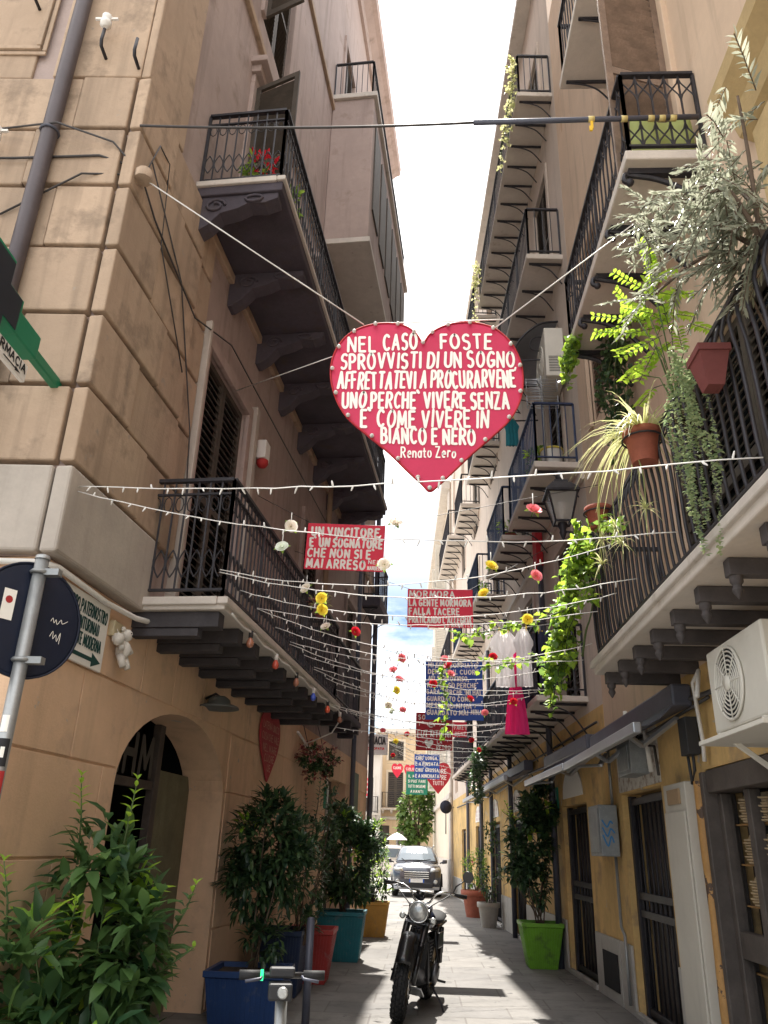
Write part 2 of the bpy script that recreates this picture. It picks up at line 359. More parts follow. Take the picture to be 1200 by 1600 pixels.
# ------------------------------------------------------------------ hand lettering
def arc(cx, cy, rx, ry, a, b, n=9): return [(cx + rx * cos(radians(a + (b - a) * i / n)), cy + ry * sin(radians(a + (b - a) * i / n))) for i in range(n + 1)]
G = {
 'A': (.62, [[(0, 0), (.31, 1)], [(.31, 1), (.62, 0)], [(.13, .34), (.49, .34)]]),
 'B': (.52, [[(0, 0), (0, 1)], [(0, 1)] + arc(.24, .77, .22, .23, 90, -90) + [(0, .54)], [(0, .54)] + arc(.26, .27, .26, .27, 90, -90) + [(0, 0)]]),
 'C': (.55, [arc(.31, .5, .31, .5, 48, 312, 12)]),
 'D': (.56, [[(0, 0), (0, 1)], [(0, 1)] + arc(.2, .5, .36, .5, 90, -90, 11) + [(0, 0)]]),
 'E': (.46, [[(0, 0), (0, 1)], [(0, 1), (.46, 1)], [(0, .52), (.38, .52)], [(0, 0), (.46, 0)]]),
 'F': (.44, [[(0, 0), (0, 1)], [(0, 1), (.44, 1)], [(0, .52), (.37, .52)]]),
 'G': (.60, [arc(.31, .5, .31, .5, 48, 330, 12), [(.34, .42), (.60, .42)], [(.585, .42), (.585, .1)]]),
 'H': (.54, [[(0, 0), (0, 1)], [(.54, 0), (.54, 1)], [(0, .52), (.54, .52)]]),
 'I': (.02, [[(.01, 0), (.01, 1)]]),
 'L': (.44, [[(0, 1), (0, 0)], [(0, 0), (.44, 0)]]),
 'M': (.72, [[(0, 0), (.06, 1)], [(.06, 1), (.36, .2)], [(.36, .2), (.66, 1)], [(.66, 1), (.72, 0)]]),
 'N': (.56, [[(0, 0), (0, 1)], [(0, 1), (.56, 0)], [(.56, 0), (.56, 1)]]),
 'O': (.64, [arc(.32, .5, .32, .5, 90, 446, 16)]),
 'P': (.50, [[(0, 0), (0, 1)], [(0, 1)] + arc(.24, .74, .26, .26, 90, -90) + [(0, .48)]]),
 'Q': (.64, [arc(.32, .5, .32, .5, 90, 446, 16), [(.4, .25), (.66, -.05)]]),
 'R': (.54, [[(0, 0), (0, 1)], [(0, 1)] + arc(.24, .75, .26, .25, 90, -90) + [(0, .5)], [(.2, .5), (.54, 0)]]),
 'S': (.50, [arc(.26, .75, .24, .25, 40, 250, 9)[:-1] + arc(.24, .25, .25, .27, 90, -140, 9)]),
 'T': (.54, [[(.27, 0), (.27, 1)], [(0, 1), (.54, 1)]]),
 'U': (.56, [[(0, 1), (0, .32)] + arc(.28, .28, .28, .28, 180, 360, 9) + [(.56, 1)]]),
 'V': (.58, [[(0, 1), (.29, 0)], [(.29, 0), (.58, 1)]]),
 'Z': (.52, [[(0, 1), (.52, 1)], [(.52, 1), (0, 0)], [(0, 0), (.52, 0)]]),
 'e': (.44, [[(.04, .32), (.42, .32)] + arc(.23, .3, .2, .3, 10, 300, 10)]),
 'n': (.4, [[(0, 0), (0, .6)], [(0, .4)] + arc(.2, .4, .2, .2, 180, 0, 7) + [(.4, 0)]]),
 'a': (.42, [arc(.2, .29, .2, .29, 30, 330, 11), [(.4, .58), (.4, 0)]]),
 't': (.3, [[(.14, .9), (.14, .05), (.3, 0)], [(0, .6), (.3, .6)]]),
 'o': (.44, [arc(.22, .3, .22, .3, 90, 446, 13)]),
 'r': (.3, [[(0, 0), (0, .6)], [(0, .38)] + arc(.18, .38, .18, .2, 180, 50, 5)]),
 '.': (.04, [[(.0, .0), (.04, .02)]]), ',': (.06, [[(.05, .06), (0, -.14)]]), "'": (.06, [[(.08, 1.05), (0, .8)]]), '`': (.02, [[(-.16, 1.2), (.0, 1.05)]]),
 '(': (.14, [arc(.22, .5, .22, .6, 130, 230, 6)]), ')': (.14, [arc(-.08, .5, .22, .6, 50, -50, 6)]),
 '-': (.3, [[(0, .5), (.3, .5)]]),
}
def ribbon(mb, pts, hw, mapf, lv, cap=True):
    pts = [Vector((p[0], p[1])) for p in pts]; n = len(pts); Lp, Rp = [], []
    for i in range(n):
        a = (pts[i] - pts[i - 1]).normalized() if i else None
        b = (pts[i + 1] - pts[i]).normalized() if i < n - 1 else None
        if a is None: t = b
        elif b is None: t = a
        else:
            t = a + b
            t = t.normalized() if t.length > .2 else b
        nn = Vector((-t.y, t.x)); k = 1
        if a is not None and b is not None: k = min(1.25, 1 / max(.5, abs(nn.dot(Vector((-a.y, a.x))))))
        Lp.append(pts[i] + nn * hw * k); Rp.append(pts[i] - nn * hw * k)
    if cap:
        t = (pts[0] - pts[1]).normalized(); e = (pts[-1] - pts[-2]).normalized()
        Lp.insert(0, pts[0] + t * hw * .75 + Vector((t.y, -t.x)) * hw * .5); Rp.insert(0, pts[0] + t * hw * .75 - Vector((t.y, -t.x)) * hw * .5)
        Lp.append(pts[-1] + e * hw * .75 - Vector((e.y, -e.x)) * hw * .5); Rp.append(pts[-1] + e * hw * .75 + Vector((e.y, -e.x)) * hw * .5)
    m = len(Lp); P = [mapf(q.x, q.y, lv) for q in Lp] + [mapf(q.x, q.y, lv) for q in Rp]
    mb.add(P, [(i, i + 1, m + i + 1, m + i) for i in range(m - 1)])
LV = [0]
def letters(mb, text, u0, u1, v, h, hw, mapf, gap=.3, rot=0, jit=.04):
    adv = 0; items = []
    for ch in text:
        if ch == ' ': adv += .36; continue
        w, st = G[ch]; items.append((adv, st)); adv += w + gap
    adv -= gap; k = (u1 - u0 - 2 * hw) / adv
    for a, st in items:
        dy = rnd(-jit, jit) * h; sl = rnd(-.06, .08) * (jit > 0); sc = 1 + rnd(-1, 1) * jit
        for q in st:
            LV[0] = (LV[0] + 1) % 12
            pts = []
            for x, y in q:
                uu = (a + x) * k; vv = y * h * sc + dy
                pts.append((u0 + hw + uu + vv * sl, v + vv + rot * uu))
            ribbon(mb, pts, hw * rnd(.92, 1.08), mapf, LV[0])

# ------------------------------------------------------------------ foliage helpers
def leaf(mb, p, d, up, ln, w, droop=.15):
    d = d.normalized(); x = d.cross(up)
    if x.length < .05: x = d.orthogonal()
    x.normalize(); z = x.cross(d)
    t = p + d * ln - z * ln * droop; m1 = p + d * ln * .32 + z * ln * .03; m2 = p + d * ln * .66 - z * ln * (droop * .38 - .02)
    a, c = x * w * .46 + z * w * .16, x * w * .40 + z * w * .14; a2, c2 = x * w * .46 - z * w * .16, x * w * .40 - z * w * .14
    sm = mb.smooth; mb.smooth = True
    mb.add([p, m1, m2, t, m1 + a, m2 + c, m1 - a2, m2 - c2], [(0, 4, 1), (0, 1, 6), (4, 5, 2, 1), (1, 2, 7, 6), (5, 3, 2), (2, 3, 7)]); mb.smooth = sm
def rvec():
    while True:
        v = Vector((rnd(-1, 1), rnd(-1, 1), rnd(-1, 1)))
        if .05 < v.length < 1: return v
def in_blob(bl):
    c, r = bl; v = rvec()
    v = v.normalized() * (v.length ** .45)
    return Vector((c[0] + v.x * r[0], c[1] + v.y * r[1], c[2] + v.z * r[2])), v
def foliage(mb, blobs, clumps, per, ln, w, spread=.09, up=.35, young=None, yfrac=0, droop=.2):
    tw = sum(b[1][0] * b[1][1] * b[1][2] for b in blobs); tips = []
    for b in blobs:
        for i in range(max(1, int(clumps * b[1][0] * b[1][1] * b[1][2] / tw))):
            p, v = in_blob(b); ax = (v.normalized() + Vector((0, 0, up)) + rvec() * .5).normalized(); tips.append(p)
            tgt = young if (young is not None and v.length > .75 and v.z > -.2 and random.random() < yfrac) else mb
            for k in range(per):
                d = (ax * rnd(.2, 1) + rvec() * 1.0).normalized()
                leaf(tgt, p + d * spread * rnd(.1, .5) - ax * rnd(0, spread), d, Vector((0, 0, 1)) + rvec() * .3, ln * rnd(.65, 1.15), w * rnd(.7, 1.1), rnd(0, droop * 2))
    return tips
def stems(mb, base, tips, r=.012, n=10, spread=.06):
    b = Vector(base)
    for t in random.sample(tips, min(n, len(tips))):
        a = b + Vector((rnd(-spread, spread), rnd(-spread, spread), 0)); m = a.lerp(t, .55) + rvec() * .06
        mb.tube(catmull([tuple(a), tuple(a.lerp(m, .5) + Vector((0, 0, .05))), tuple(m), tuple(t)], 3), [r * (1 - .07 * i) for i in range(10)], 5)

# ------------------------------------------------------------------ building helpers
def wall_grid(mb, fr, s0, s1, z0, z1, holes, depth=.25, back=3.0, o=0):
    ss = sorted({s0, s1} | {h[0] for h in holes} | {h[1] for h in holes}); zz = sorted({z0, z1} | {h[2] for h in holes} | {h[3] for h in holes})
    ss = [x for x in ss if s0 <= x <= s1]; zz = [z for z in zz if z0 <= z <= z1]
    for a, b in zip(ss, ss[1:]):
        for c, d in zip(zz, zz[1:]):
            if any(h[0] - 1e-6 <= a and b <= h[1] + 1e-6 and h[2] - 1e-6 <= c and d <= h[3] + 1e-6 for h in holes): continue
            mb.quad(fr.p(a, o, c), fr.p(b, o, c), fr.p(b, o, d), fr.p(a, o, d))
    for a, b, c, d in holes:
        for (p, q) in (((a, c), (b, c)), ((b, c), (b, d)), ((b, d), (a, d)), ((a, d), (a, c))):
            mb.quad(fr.p(p[0], o, p[1]), fr.p(q[0], o, q[1]), fr.p(q[0], o - depth, q[1]), fr.p(p[0], o - depth, p[1]))
    B = back
    mb.quad(fr.p(s0, o - depth, z0), fr.p(s1, o - depth, z0), fr.p(s1, o - depth, z1), fr.p(s0, o - depth, z1))
    mb.quad(fr.p(s0, o, z1), fr.p(s1, o, z1), fr.p(s1, o - B, z1), fr.p(s0, o - B, z1))
    for s in (s0, s1): mb.quad(fr.p(s, o, z0), fr.p(s, o, z1), fr.p(s, o - B, z1), fr.p(s, o - B, z0))
    mb.quad(fr.p(s0, o - B, z0), fr.p(s1, o - B, z0), fr.p(s1, o - B, z1), fr.p(s0, o - B, z1))
def louvre(mb, P0, du, dn, z0, z1, w, t=.04, step=.075):
    """one louvred leaf: from P0 along du (width w), thickness along dn"""
    def bx(a0, a1, c0, c1, th=t):
        p = P0 + du * (a0 + a1) / 2 + Vector((0, 0, (c0 + c1) / 2))
        mb.obox(p, du * (a1 - a0) / 2, dn * th / 2, Vector((0, 0, (c1 - c0) / 2)))
    f = .07
    bx(0, f, z0, z1); bx(w - f, w, z0, z1); bx(f, w - f, z0, z0 + .1); bx(f, w - f, z1 - f, z1); bx(f, w - f, (z0 + z1) / 2 - .04, (z0 + z1) / 2 + .04)
    z = z0 + .13
    while z < z1 - f - .03:
        if abs(z - (z0 + z1) / 2) > .07:
            c = P0 + du * w / 2 + Vector((0, 0, z)); mb.obox(c, du * (w / 2 - f), (dn * .022 + Vector((0, 0, -.022))), (dn * .004 + Vector((0, 0, .004))))
        z += step
def window(t, fr, s0, s1, z0, z1, smat, shut='shutter', o=-.06, surround=.14, open_leaf=False, hood=False, step=.075, proud=.05):
    m = MB(); w = surround
    m.box(s0 - w, s0, -.02, proud, z0, z1, fr); m.box(s1, s1 + w, -.02, proud, z0, z1, fr); m.box(s0 - w, s1 + w, -.02, proud + .003, z1, z1 + w, fr)
    if hood:
        m.box(s0 - w - .1, s1 + w + .1, -.02, .22, z1 + w + .12, z1 + w + .22, fr); m.box(s0 - w - .04, s1 + w + .04, -.02, .13, z1 + w + .003, z1 + w + .12, fr)
    win = t.part(m, 'window', smat, bev=.008)
    mid = (s0 + s1) / 2
    for a, b in ((s0 + .01, mid - .004), (mid + .004, s1 - .01)):
        m = MB(); louvre(m, fr.p(a, o, 0), fr.d, fr.n, z0 + .01, z1 - .01, b - a, step=step); t.part(m, 'shutter', shut, win)
    m = MB(); m.quad(fr.p(s0, o - .06, z0), fr.p(s1, o - .06, z0), fr.p(s1, o - .06, z1), fr.p(s0, o - .06, z1)); t.part(m, 'pane', 'glass', win)
    if open_leaf:
        m = MB(); louvre(m, fr.p(s0 - .02, .05, 0), (fr.n * .95 - fr.d * .3).normalized(), fr.d, z0, z1, (s1 - s0) * .5); t.part(m, 'shutter', shut, win)
    return win
def railing_mesh(m, fr, s0, s1, d, z, h, style='bar', gap=.12, ends=(True, True)):
    """top rail, bottom rail and balusters round three sides of a slab"""
    e = .05; sides = []
    A, B = (s0 + e, d - e), (s1 - e, d - e)
    sides.append((A, B))
    if ends[0]: sides.append(((s0 + e, .02), A))
    if ends[1]: sides.append((B, (s1 - e, .02)))
    for p, q in sides:
        P = lambda k, zz, off=0: fr.p(p[0] + (q[0] - p[0]) * k, p[1] + (q[1] - p[1]) * k, zz)
        L = hypot(q[0] - p[0], q[1] - p[1]); n = max(2, int(round(L / gap)))
        out = fr.n if abs(p[1] - q[1]) < 1e-6 else (-fr.d if p[0] < (s0 + s1) / 2 else fr.d)
        m.bar(P(0, z + h), P(1, z + h), .05, .03); m.bar(P(0, z + .09), P(1, z + .09), .03, .02)
        if style in ('ornate', 'tall'): m.bar(P(0, z + h - .13), P(1, z + h - .13), .025, .018)
        for i in range(n + 1):
            k = i / n
            post = i in (0, n) or (style != 'bulge' and i % 9 == 0)
            if style == 'bulge':
                path = [(0, .09), (.015, .25), (.02, .5), (.03, .75), (.05, .95), (.0, h)]
                m.tube([P(k, z + zz) + out * bb for bb, zz in catmull(path, 2)], .012, 5, False)
            elif post: m.bar(P(k, z), P(k, z + h), .028, .028)
            else: m.bar(P(k, z + .09), P(k, z + h), .014, .014)
            if style == 'ornate' and i < n:
                c = (i + .5) / n; g = L / n * .5
                m.tube([P(c + sg * g * .9 / L * sin(t) * (1 - .0), z + .2 + .12 * t / pi * 2) for t in [0, .6, 1.2, 1.57, 2.0, 2.6, 3.14] for sg in (1,)], .007, 4, False)
                m.tube([P(c - g * .9 / L * sin(t), z + .2 + .12 * t / pi * 2) for t in [0, .6, 1.2, 1.57, 2.0, 2.6, 3.14]], .007, 4, False)
                m.tube([P(c + g * .7 / L * cos(t), z + h - .22 + .07 * sin(t)) for t in [k2 * pi / 4 for k2 in range(8)]], .006, 4, False, True)
            if style == 'cross' and i < n:
                for sg in (1, -1):
                    m.tube([P((i + .5) / n + sg * .5 / n * cos(t * pi), z + .09 + .26 * t) for t in (0, .25, .5, .75, 1)], .008, 4, False)
                    m.tube([P((i + .5) / n + sg * .5 / n * cos(t * pi), z + h - .3 + .26 * t) for t in (0, .25, .5, .75, 1)], .008, 4, False)
def balcony(t, fr, s0, s1, d, z, rail='iron', style='bar', h=1.0, th=.12, mslab='soffit', medge=None, nb=5, btype='angle', bmat='iron', gap=.12, ends=(True, True), under=None):
    """slab top at z; brackets carry it"""
    m = MB(); m.box(s0, s1, -.05, d, z - th, z, fr)
    b = t.part(m, 'balcony', mslab, bev=.012)
    if medge:
        m = MB(); m.box(s0 - .03, s1 + .03, d - .06, d + .03, z - .05, z + .01, fr); m.box(s0 - .03, s0 + .05, .0, d - .063, z - .055, z + .014, fr)
        m.box(s1 - .05, s1 + .03, .0, d - .063, z - .055, z + .014, fr); t.part(m, 'slab_edge', medge, b, bev=.01)
    m = MB(); railing_mesh(m, fr, s0, s1, d, z, h, style, gap, ends); t.part(m, 'railing', rail, b)
    if nb:
        m = MB(); zb = z - th; sa = s0 + .12
        if btype == 'angle':      # flat iron with a curved strut
            m.bar(fr.p(sa, .0, zb - .02), fr.p(sa, d - .06, zb - .02), .035, .035)
            m.tube([fr.p(sa, o * d, zb - zz) for o, zz in catmull([(.82, .04), (.55, .07), (.28, .17), (.02, .42)], 4)], .013, 5)
        elif btype == 'scroll':
            m.bar(fr.p(sa, .0, zb - .03), fr.p(sa, d - .04, zb - .03), .06, .055)
            m.tube([fr.p(sa, o * d, zb - zz) for o, zz in catmull([(.92, .13), (.99, .11), (.97, .05), (.86, .06), (.6, .1), (.3, .22), (.02, .45)], 4)], .024, 6)
            m.ball(fr.p(sa, .93 * d, zb - .13), .035, 8)
        elif btype == 'beam':
            m.box(sa - .07, sa + .07, .0, d * .93, zb - .13, zb - .003, fr); m.box(sa - .055, sa + .055, 0, d * .72, zb - .2, zb - .133, fr)
        elif btype == 'drop':
            m.box(sa - .04, sa + .04, .0, d * .9, zb - .10, zb - .003, fr)
            m.lathe([(.038, 0), (.038, .03), (.022, .05), (.034, .075), (.014, .11), (.004, .125)], fr.p(sa, d * .9 - .045, zb - .10), (0, 0, -1), 8)
        elif btype == 'console':
            pr = [(0, 0), (.95, 0), (.95, .07), (.8, .12), (.62, .11), (.5, .17), (.3, .22), (.18, .36), (.05, .44), (0, .44)]
            m.prism([fr.p(sa - .09, o * d, zb - zz - .003) for o, zz in pr], fr.d * .18)
            m.tube([fr.p(sa - .1, d * (.68 + .1 * cos(a)), zb - .065 + .04 * sin(a)) for a in [k * pi / 4 for k in range(8)]], .018, 5, False, True)
            m.tube([fr.p(sa - .1, d * (.24 + .12 * cos(a) * (1 - a / 14)), zb - .13 + .085 * sin(a) * (1 - a / 14)) for a in [k * pi / 5 for k in range(14)]], .018, 5)
        first = t.part(m, 'bracket', bmat, b, bev=.006)
        for i in range(1, nb):
            c = first.copy(); COL.objects.link(c); c.parent = b; c.location = fr.d * ((s1 - s0 - .24) * i / (nb - 1))
    return b
def clipped_tube(t, pts, r, name, m, n=6, parent=None):
    q = MB(); q.tube(pts, r, n); return t.part(q, name, m, parent)

# ------------------------------------------------------------------ ground
m = MB(); m.quad((-300, -200, 0), (300, -200, 0), (300, 600, 0), (-300, 600, 0))
tag(m.build('square_ground', 'square'), None, None, kind='structure')
m = MB(); m.quad((-4, -8, .004), (2.8, -8, .004), (2.8, 34, .004), (-4, 34, .004))
tag(m.build('street_paving', 'paving'), None, None, kind='structure')

# ------------------------------------------------------------------ left palazzo
LE = sL(19.4)
P = T('stone_palazzo', 'tall stone palazzo with rusticated corner blocks and dark iron balconies, left of the alley', 'building', (-2.48, 4.8, 0))
# ground floor wall with its arch and a shop doorway
ac, aw, asp, ar = sL(7.63), 1.33, 1.95, .7
ol = [(0, 0), (ac - aw, 0)] + [(ac - aw * cos(radians(a)), asp + ar * sin(radians(a))) for a in range(0, 181, 9)] + [(ac + aw, 0), (sL(14.6), 0), (sL(14.6), 2.75), (sL(16.6), 2.75), (sL(16.6), 0), (LE, 0), (LE, 3.26), (0, 3.26)]
m = MB(); m.prism([FL.p(s, 0, z) for s, z in ol], -FL.n * .44)
m.box(.45, 7, -.44, -.003, 0, 3.26, FN)
P.part(m, 'wall', 'orange')
# plaster blocks drawn by grooves, ground floor
m = MB(); zr = [.02, .74, 1.43, 2.06, 2.68, 3.235]
for i, (z0, z1) in enumerate(zip(zr, zr[1:])):
    sp = [.02, sL(5.55) if i % 2 else sL(6.05), ac - aw - .03] if z0 < 2.6 else [.02, sL(5.6), sL(6.5), sL(7.2), sL(8.0), sL(8.6), sL(9.6), sL(11), sL(12.3), sL(13.6), sL(15), LE - .02]
    runs = [sp]
    if z0 < 2.6:
        k = 0 if i % 2 else .6
        runs.append([ac + aw + .25 * (i < 4) - .2, sL(10.0 + k), sL(11.4 + k), sL(12.8 + k), sL(14.5)])
    for run in runs:
        for a, b in zip(run, run[1:]):
            m.box(a + .008, b - .008, .001, .014, z0 + .009, z1 - .009, FL)
    spn = [.02, .62 if i % 2 else 1.05, 1.9 + .3 * (i % 2), 3.2, 4.6, 6]
    for a, b in zip(spn, spn[1:]): m.box(a + .008, b - .008, .001, .014, z0 + .009, z1 - .009, FN)
P.part(m, 'plaster_block_facing', 'orange', bev=.004)
# what stands in the arch
m = MB(); m.box(ac - aw - .3, ac + aw + .3, -1.2, -1.1, 0, 2.9, FL); m.box(ac - aw - .3, ac - aw - .25, -1.1, -.45, 0, 2.9, FL); m.box(ac + aw + .25, ac + aw + .3, -1.1, -.45, 0, 2.9, FL); m.box(ac - aw - .3, ac + aw + .3, -1.1, -.45, 2.9, 2.95, FL)
P.part(m, 'entrance_hall', 'dark')  # hall box in near-black, its shade put into the colour
m = MB(); m.box(ac + .42, ac + aw - .02, -.43, -.38, .01, 2.2, FL); pan = P.part(m, 'side_panel', mat('old_green_panel', (.17, .16, .10), .85, var=.25, scale=3, streak=.4))
m = MB(); m.box(ac + .3, ac + .42, -.44, -.36, .01, 2.62, FL); m.box(ac - aw + .02, ac - aw + .12, -.44, -.36, .01, 2.2, FL); m.box(ac - aw + .13, ac + .29, -.43, -.37, 2.0, 2.08, FL); P.part(m, 'door_frame', 'darkwood', bev=.006)
m = MB(); letters(m, 'HAHM', ac - 1.15, ac + .2, 2.12, .33, .035, lambda u, v, l: FL.p(u, -.36 + .0004 * l, v), jit=0); P.part(m, 'lettering', mat('tin_letters', (.07, .065, .06), .6), recalc=False)
m = MB()
m.box(sL(14.6), sL(16.6), -.36, -.30, 0, 2.74, FL)
for k in range(6): m.box(sL(14.65) + k * .33, sL(14.65) + k * .33 + .27, -.30, -.27, .15, 2.6, FL)
P.part(m, 'shop_door', 'darkwood', bev=.006)
# upper wall
def wl(Y0, Y1, z0, z1): return (sL(Y0), sL(Y1), z0, z1)
wins = [wl(6.95, 8.35, 3.3, 6.4), wl(11.6, 12.9, 3.5, 6.4), wl(15.6, 16.8, 3.7, 6.3), wl(7.3, 8.6, 7.85, 10.7), wl(10.9, 12.2, 7.85, 10.6), wl(15, 16.2, 7.85, 10.6), wl(7.3, 8.5, 12.1, 14.7), wl(7.3, 8.5, 16, 18.4), wl(12.3, 13.4, 16, 18.4)]
m = MB(); wall_grid(m, FL, 0, LE, 3.26, 22, wins, depth=.2, back=.6); 
m.box(0, 7, -5, -.006, 3.26, 22, FN)
P.part(m, 'wall', 'upper')
m = MB()      # rusticated stone
zc = [3.9 + .627 * i for i in range(7)]
for i, (z0, z1) in enumerate(zip(zc, zc[1:])):
    a = .62 if i % 2 else 1.0
    for s0, s1, o in ((-.07, a, .10), (a, sL(6.35), .075), (sL(6.35), sL(6.72), .045)):
        m.box(s0 + (0 if s0 < 0 else .005), s1 - .005, -.01, o, z0 + .035, z1 - .006, FL)
    b = .5 if i % 2 else .8
    for s0, s1, o in ((.0, b, .085), (b, 2.2 - .4 * (i % 2), .065), (2.2 - .4 * (i % 2), 4.2, .065), (4.2, 7, .065)):
        m.box(s0 + (.04 if s0 == 0 else .005), s1 - .005, -.01, o, z0 + .03, z1 - .006, FN)
# the corner pilaster above
m.box(-.05, .78, -.01, .07, 7.70, 21.4, FL); m.box(.02, .8, -.01, .055, 7.70, 21.4, FN); m.box(1.0, 7, -.01, .03, 7.70, 21.4, FN)
for z in (7.66, 11.6, 15.5): m.box(.0, LE, -.01, .06, z - .12, z, FL)
P.part(m, 'rusticated_stone', 'stone', bev=.013)
m = MB(); m.box(-.09, sL(6.2), -.01, .115, 3.265, 3.89, FL); m.box(.03, 7, -.01, .10, 3.265, 3.89, FN); P.part(m, 'base_course', 'greyplaster', bev=.02)
m = MB()       # sunk panel frames on the near face
for s0 in (.92, 2.5):
    for k in (0, .05):
        m.box(s0 + k, s0 + 1.2 - k, .031, .05 + k * .4, 7.98 + k, 8.02 + k, FN); m.box(s0 + k, s0 + .04 + k, .031, .05 + k * .4, 8.03 + k, 11.2, FN); m.box(s0 + 1.16 - k, s0 + 1.2 - k, .031, .05 + k * .4, 8.03 + k, 11.2, FN)
P.part(m, 'panel_moulding', 'stone', bev=.006)
m = MB(); m.prism([FL.p(-.4, o, z) for o, z in ((-.1, 21.4), (.08, 21.4), (.12, 21.6), (.3, 21.75), (.42, 21.8), (.45, 22.05), (-.1, 22.15))], FL.d * (LE + .4))
P.part(m, 'eave_cornice', 'upper')
for i, w in enumerate(wins): window(P, FL, *w, 'upper', hood=(i in (3, 4)), open_leaf=(i in (3, 6)), step=.085)
# moulded doorcase round the first-floor shutters
m = MB(); m.box(sL(6.74), sL(6.8), -.01, .10, 3.3, 6.6, FL); m.box(sL(8.5), sL(8.62), -.01, .10, 3.3, 6.6, FL); pieces(P, m, 'doorcase', 'greyplaster', bev=.01)
# balconies
b1 = balcony(P, FL, sL(6.1), sL(11.15), .80, 3.36, 'iron', 'ornate', 1.08, .09, 'marble', 'marble', 10, 'beam', 'beam', .11)
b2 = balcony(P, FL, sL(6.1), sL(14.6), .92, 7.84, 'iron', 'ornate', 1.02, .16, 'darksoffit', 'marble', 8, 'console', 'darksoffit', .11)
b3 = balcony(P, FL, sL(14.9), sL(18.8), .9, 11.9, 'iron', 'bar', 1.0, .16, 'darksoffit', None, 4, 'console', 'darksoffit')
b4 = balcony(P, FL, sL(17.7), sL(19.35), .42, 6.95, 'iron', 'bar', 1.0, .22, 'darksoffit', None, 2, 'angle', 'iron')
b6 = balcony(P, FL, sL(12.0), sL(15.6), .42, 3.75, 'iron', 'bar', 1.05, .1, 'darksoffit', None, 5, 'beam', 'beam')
# closed veranda with a balcony on its roof
m = MB(); m.box(sL(11.5), sL(17.6), .001, .86, 11.98, 15.62, FL); vr = P.part(m, 'veranda', 'upper', bev=.02)
m = MB()
for k in range(6):
    a = sL(11.75) + k * .97; m.box(a, a + .74, .861, .89, 12.9, 15.1, FL)
pieces(P, m, 'veranda_dark_glazing', 'shutter', vr)  # window strips in flat dark brown, replacing glass that mirrored the sky
m = MB(); m.box(sL(11.46), sL(17.64), .0, .9, 11.86, 11.975, FL); m.box(sL(11.44), sL(17.66), .0, .93, 15.625, 15.75, FL); pieces(P, m, 'veranda_cornice', 'marble', vr, bev=.01)
m = MB(); railing_mesh(m, FL, sL(11.5), sL(17.6), .86, 15.75, 1.0, 'bar'); P.part(m, 'railing', 'iron', vr)
# downpipes and cables
clipped_tube(P, [FN.p(.63, .15, z) for z in (3.3, 6, 9, 14, 21.5)], .066, 'downpipe', mat('downpipe_brown', (.085, .07, .075), .5, .2, var=.15, scale=3, bump=.08), 12)
m = MB()
for z in (5.1, 6.92, 8.9, 11): m.tube([FN.p(.63 + .072 * cos(a), .15 + .072 * sin(a), z) for a in [k * pi / 6 for k in range(12)]], .012, 5, False, True)
pieces(P, m, 'pipe_collar', 'pipe')
clipped_tube(P, [FL.p(sL(16.9), .08, 0), FL.p(sL(16.9), .08, 11)], .05, 'downpipe', 'pipe', 8)
clipped_tube(P, [FL.p(LE - .1, .1, 0), FL.p(LE - .1, .1, 21)], .06, 'downpipe', 'pipe', 8)
clipped_tube(P, [FL.p(sL(13.2), .07, 3.9), FL.p(sL(13.2), .07, 11.5)], .05, 'downpipe', mat('downpipe_tan', (.30, .21, .14), .7), 8)
clipped_tube(P, [FN.p(3, .05, 3.2), FN.p(.0, .06, 3.2), FL.p(.05, .07, 3.2), FL.p(sL(5.6), .06, 3.18), FL.p(sL(6.0), .12, 3.17), FL.p(sL(6.45), .2, 3.22)], .022, 'conduit', 'whitecable', 8)
clipped_tube(P, [FL.p(sL(12.0), .05, 3.1), FL.p(sL(14.2), .05, 2.75), FL.p(sL(14.5), .05, 2.5), FL.p(sL(14.5), .05, .2)], .02, 'conduit', 'whitecable', 8)
m = MB()
m.tube([FN.p(4, .09, 7.02), FN.p(1.2, .09, 7.0), FN.p(.55, .22, 6.95), FN.p(.1, .12, 6.85), FL.p(.02, .13, 6.62), FL.p(.4, .11, 6.5), FL.p(sL(6.3), .1, 6.3), FL.p(sL(7.4), .08, 6.75), FL.p(sL(14), .07, 6.9)], .009, 5)
m.tube([FN.p(4, .09, 6.62), FN.p(.9, .1, 6.68), FN.p(.2, .1, 6.72), FL.p(.03, .14, 6.68)], .011, 5)
m.tube([FN.p(.9, .08, 6.1), FN.p(.3, .12, 6.5), FL.p(.02, .16, 6.62)], .009, 5)
m.tube([FL.p(.02, .16, 6.62), FL.p(.25, .12, 7.2), FL.p(.5, .1, 7.25), FL.p(.6, .1, 6.4), FL.p(sL(6.2), .1, 5.6)], .007, 5)
m.tube([FL.p(.15, .13, 6.9), FL.p(sL(5.9), .1, 6.4), FL.p(sL(6.6), .08, 5.2), FL.p(sL(6.75), .08, 4.4)], .007, 5)
pieces(P, m, 'wall_cable', 'cable')
m = MB()
m.lathe([(.075, -.05), (.075, .03), (.05, .06), (.02, .07)], FL.p(.01, .16, 6.6), (0, 0, 1), 10); P.part(m, 'cable_boss', 'stone')
for sN, zN in ((1.3, 7.05), (1.02, 5.6)):
    m = MB(); m.box(sN, sN + .1, .0, .34, zN + .4, zN + .52, FN); P.part(m, 'wall_stub', 'darkwood')
m = MB()
for sN, zN in ((.36, 7.92), (.05, 7.8), (1.1, 8.6), (1.05, 6.55)):
    m.tube([FN.p(sN, 0, zN), FN.p(sN, .18, zN), FN.p(sN, .2, zN + .05), FN.p(sN, .19, zN + .2)], .016, 6)
pieces(P, m, 'insulator_hook', 'iron')
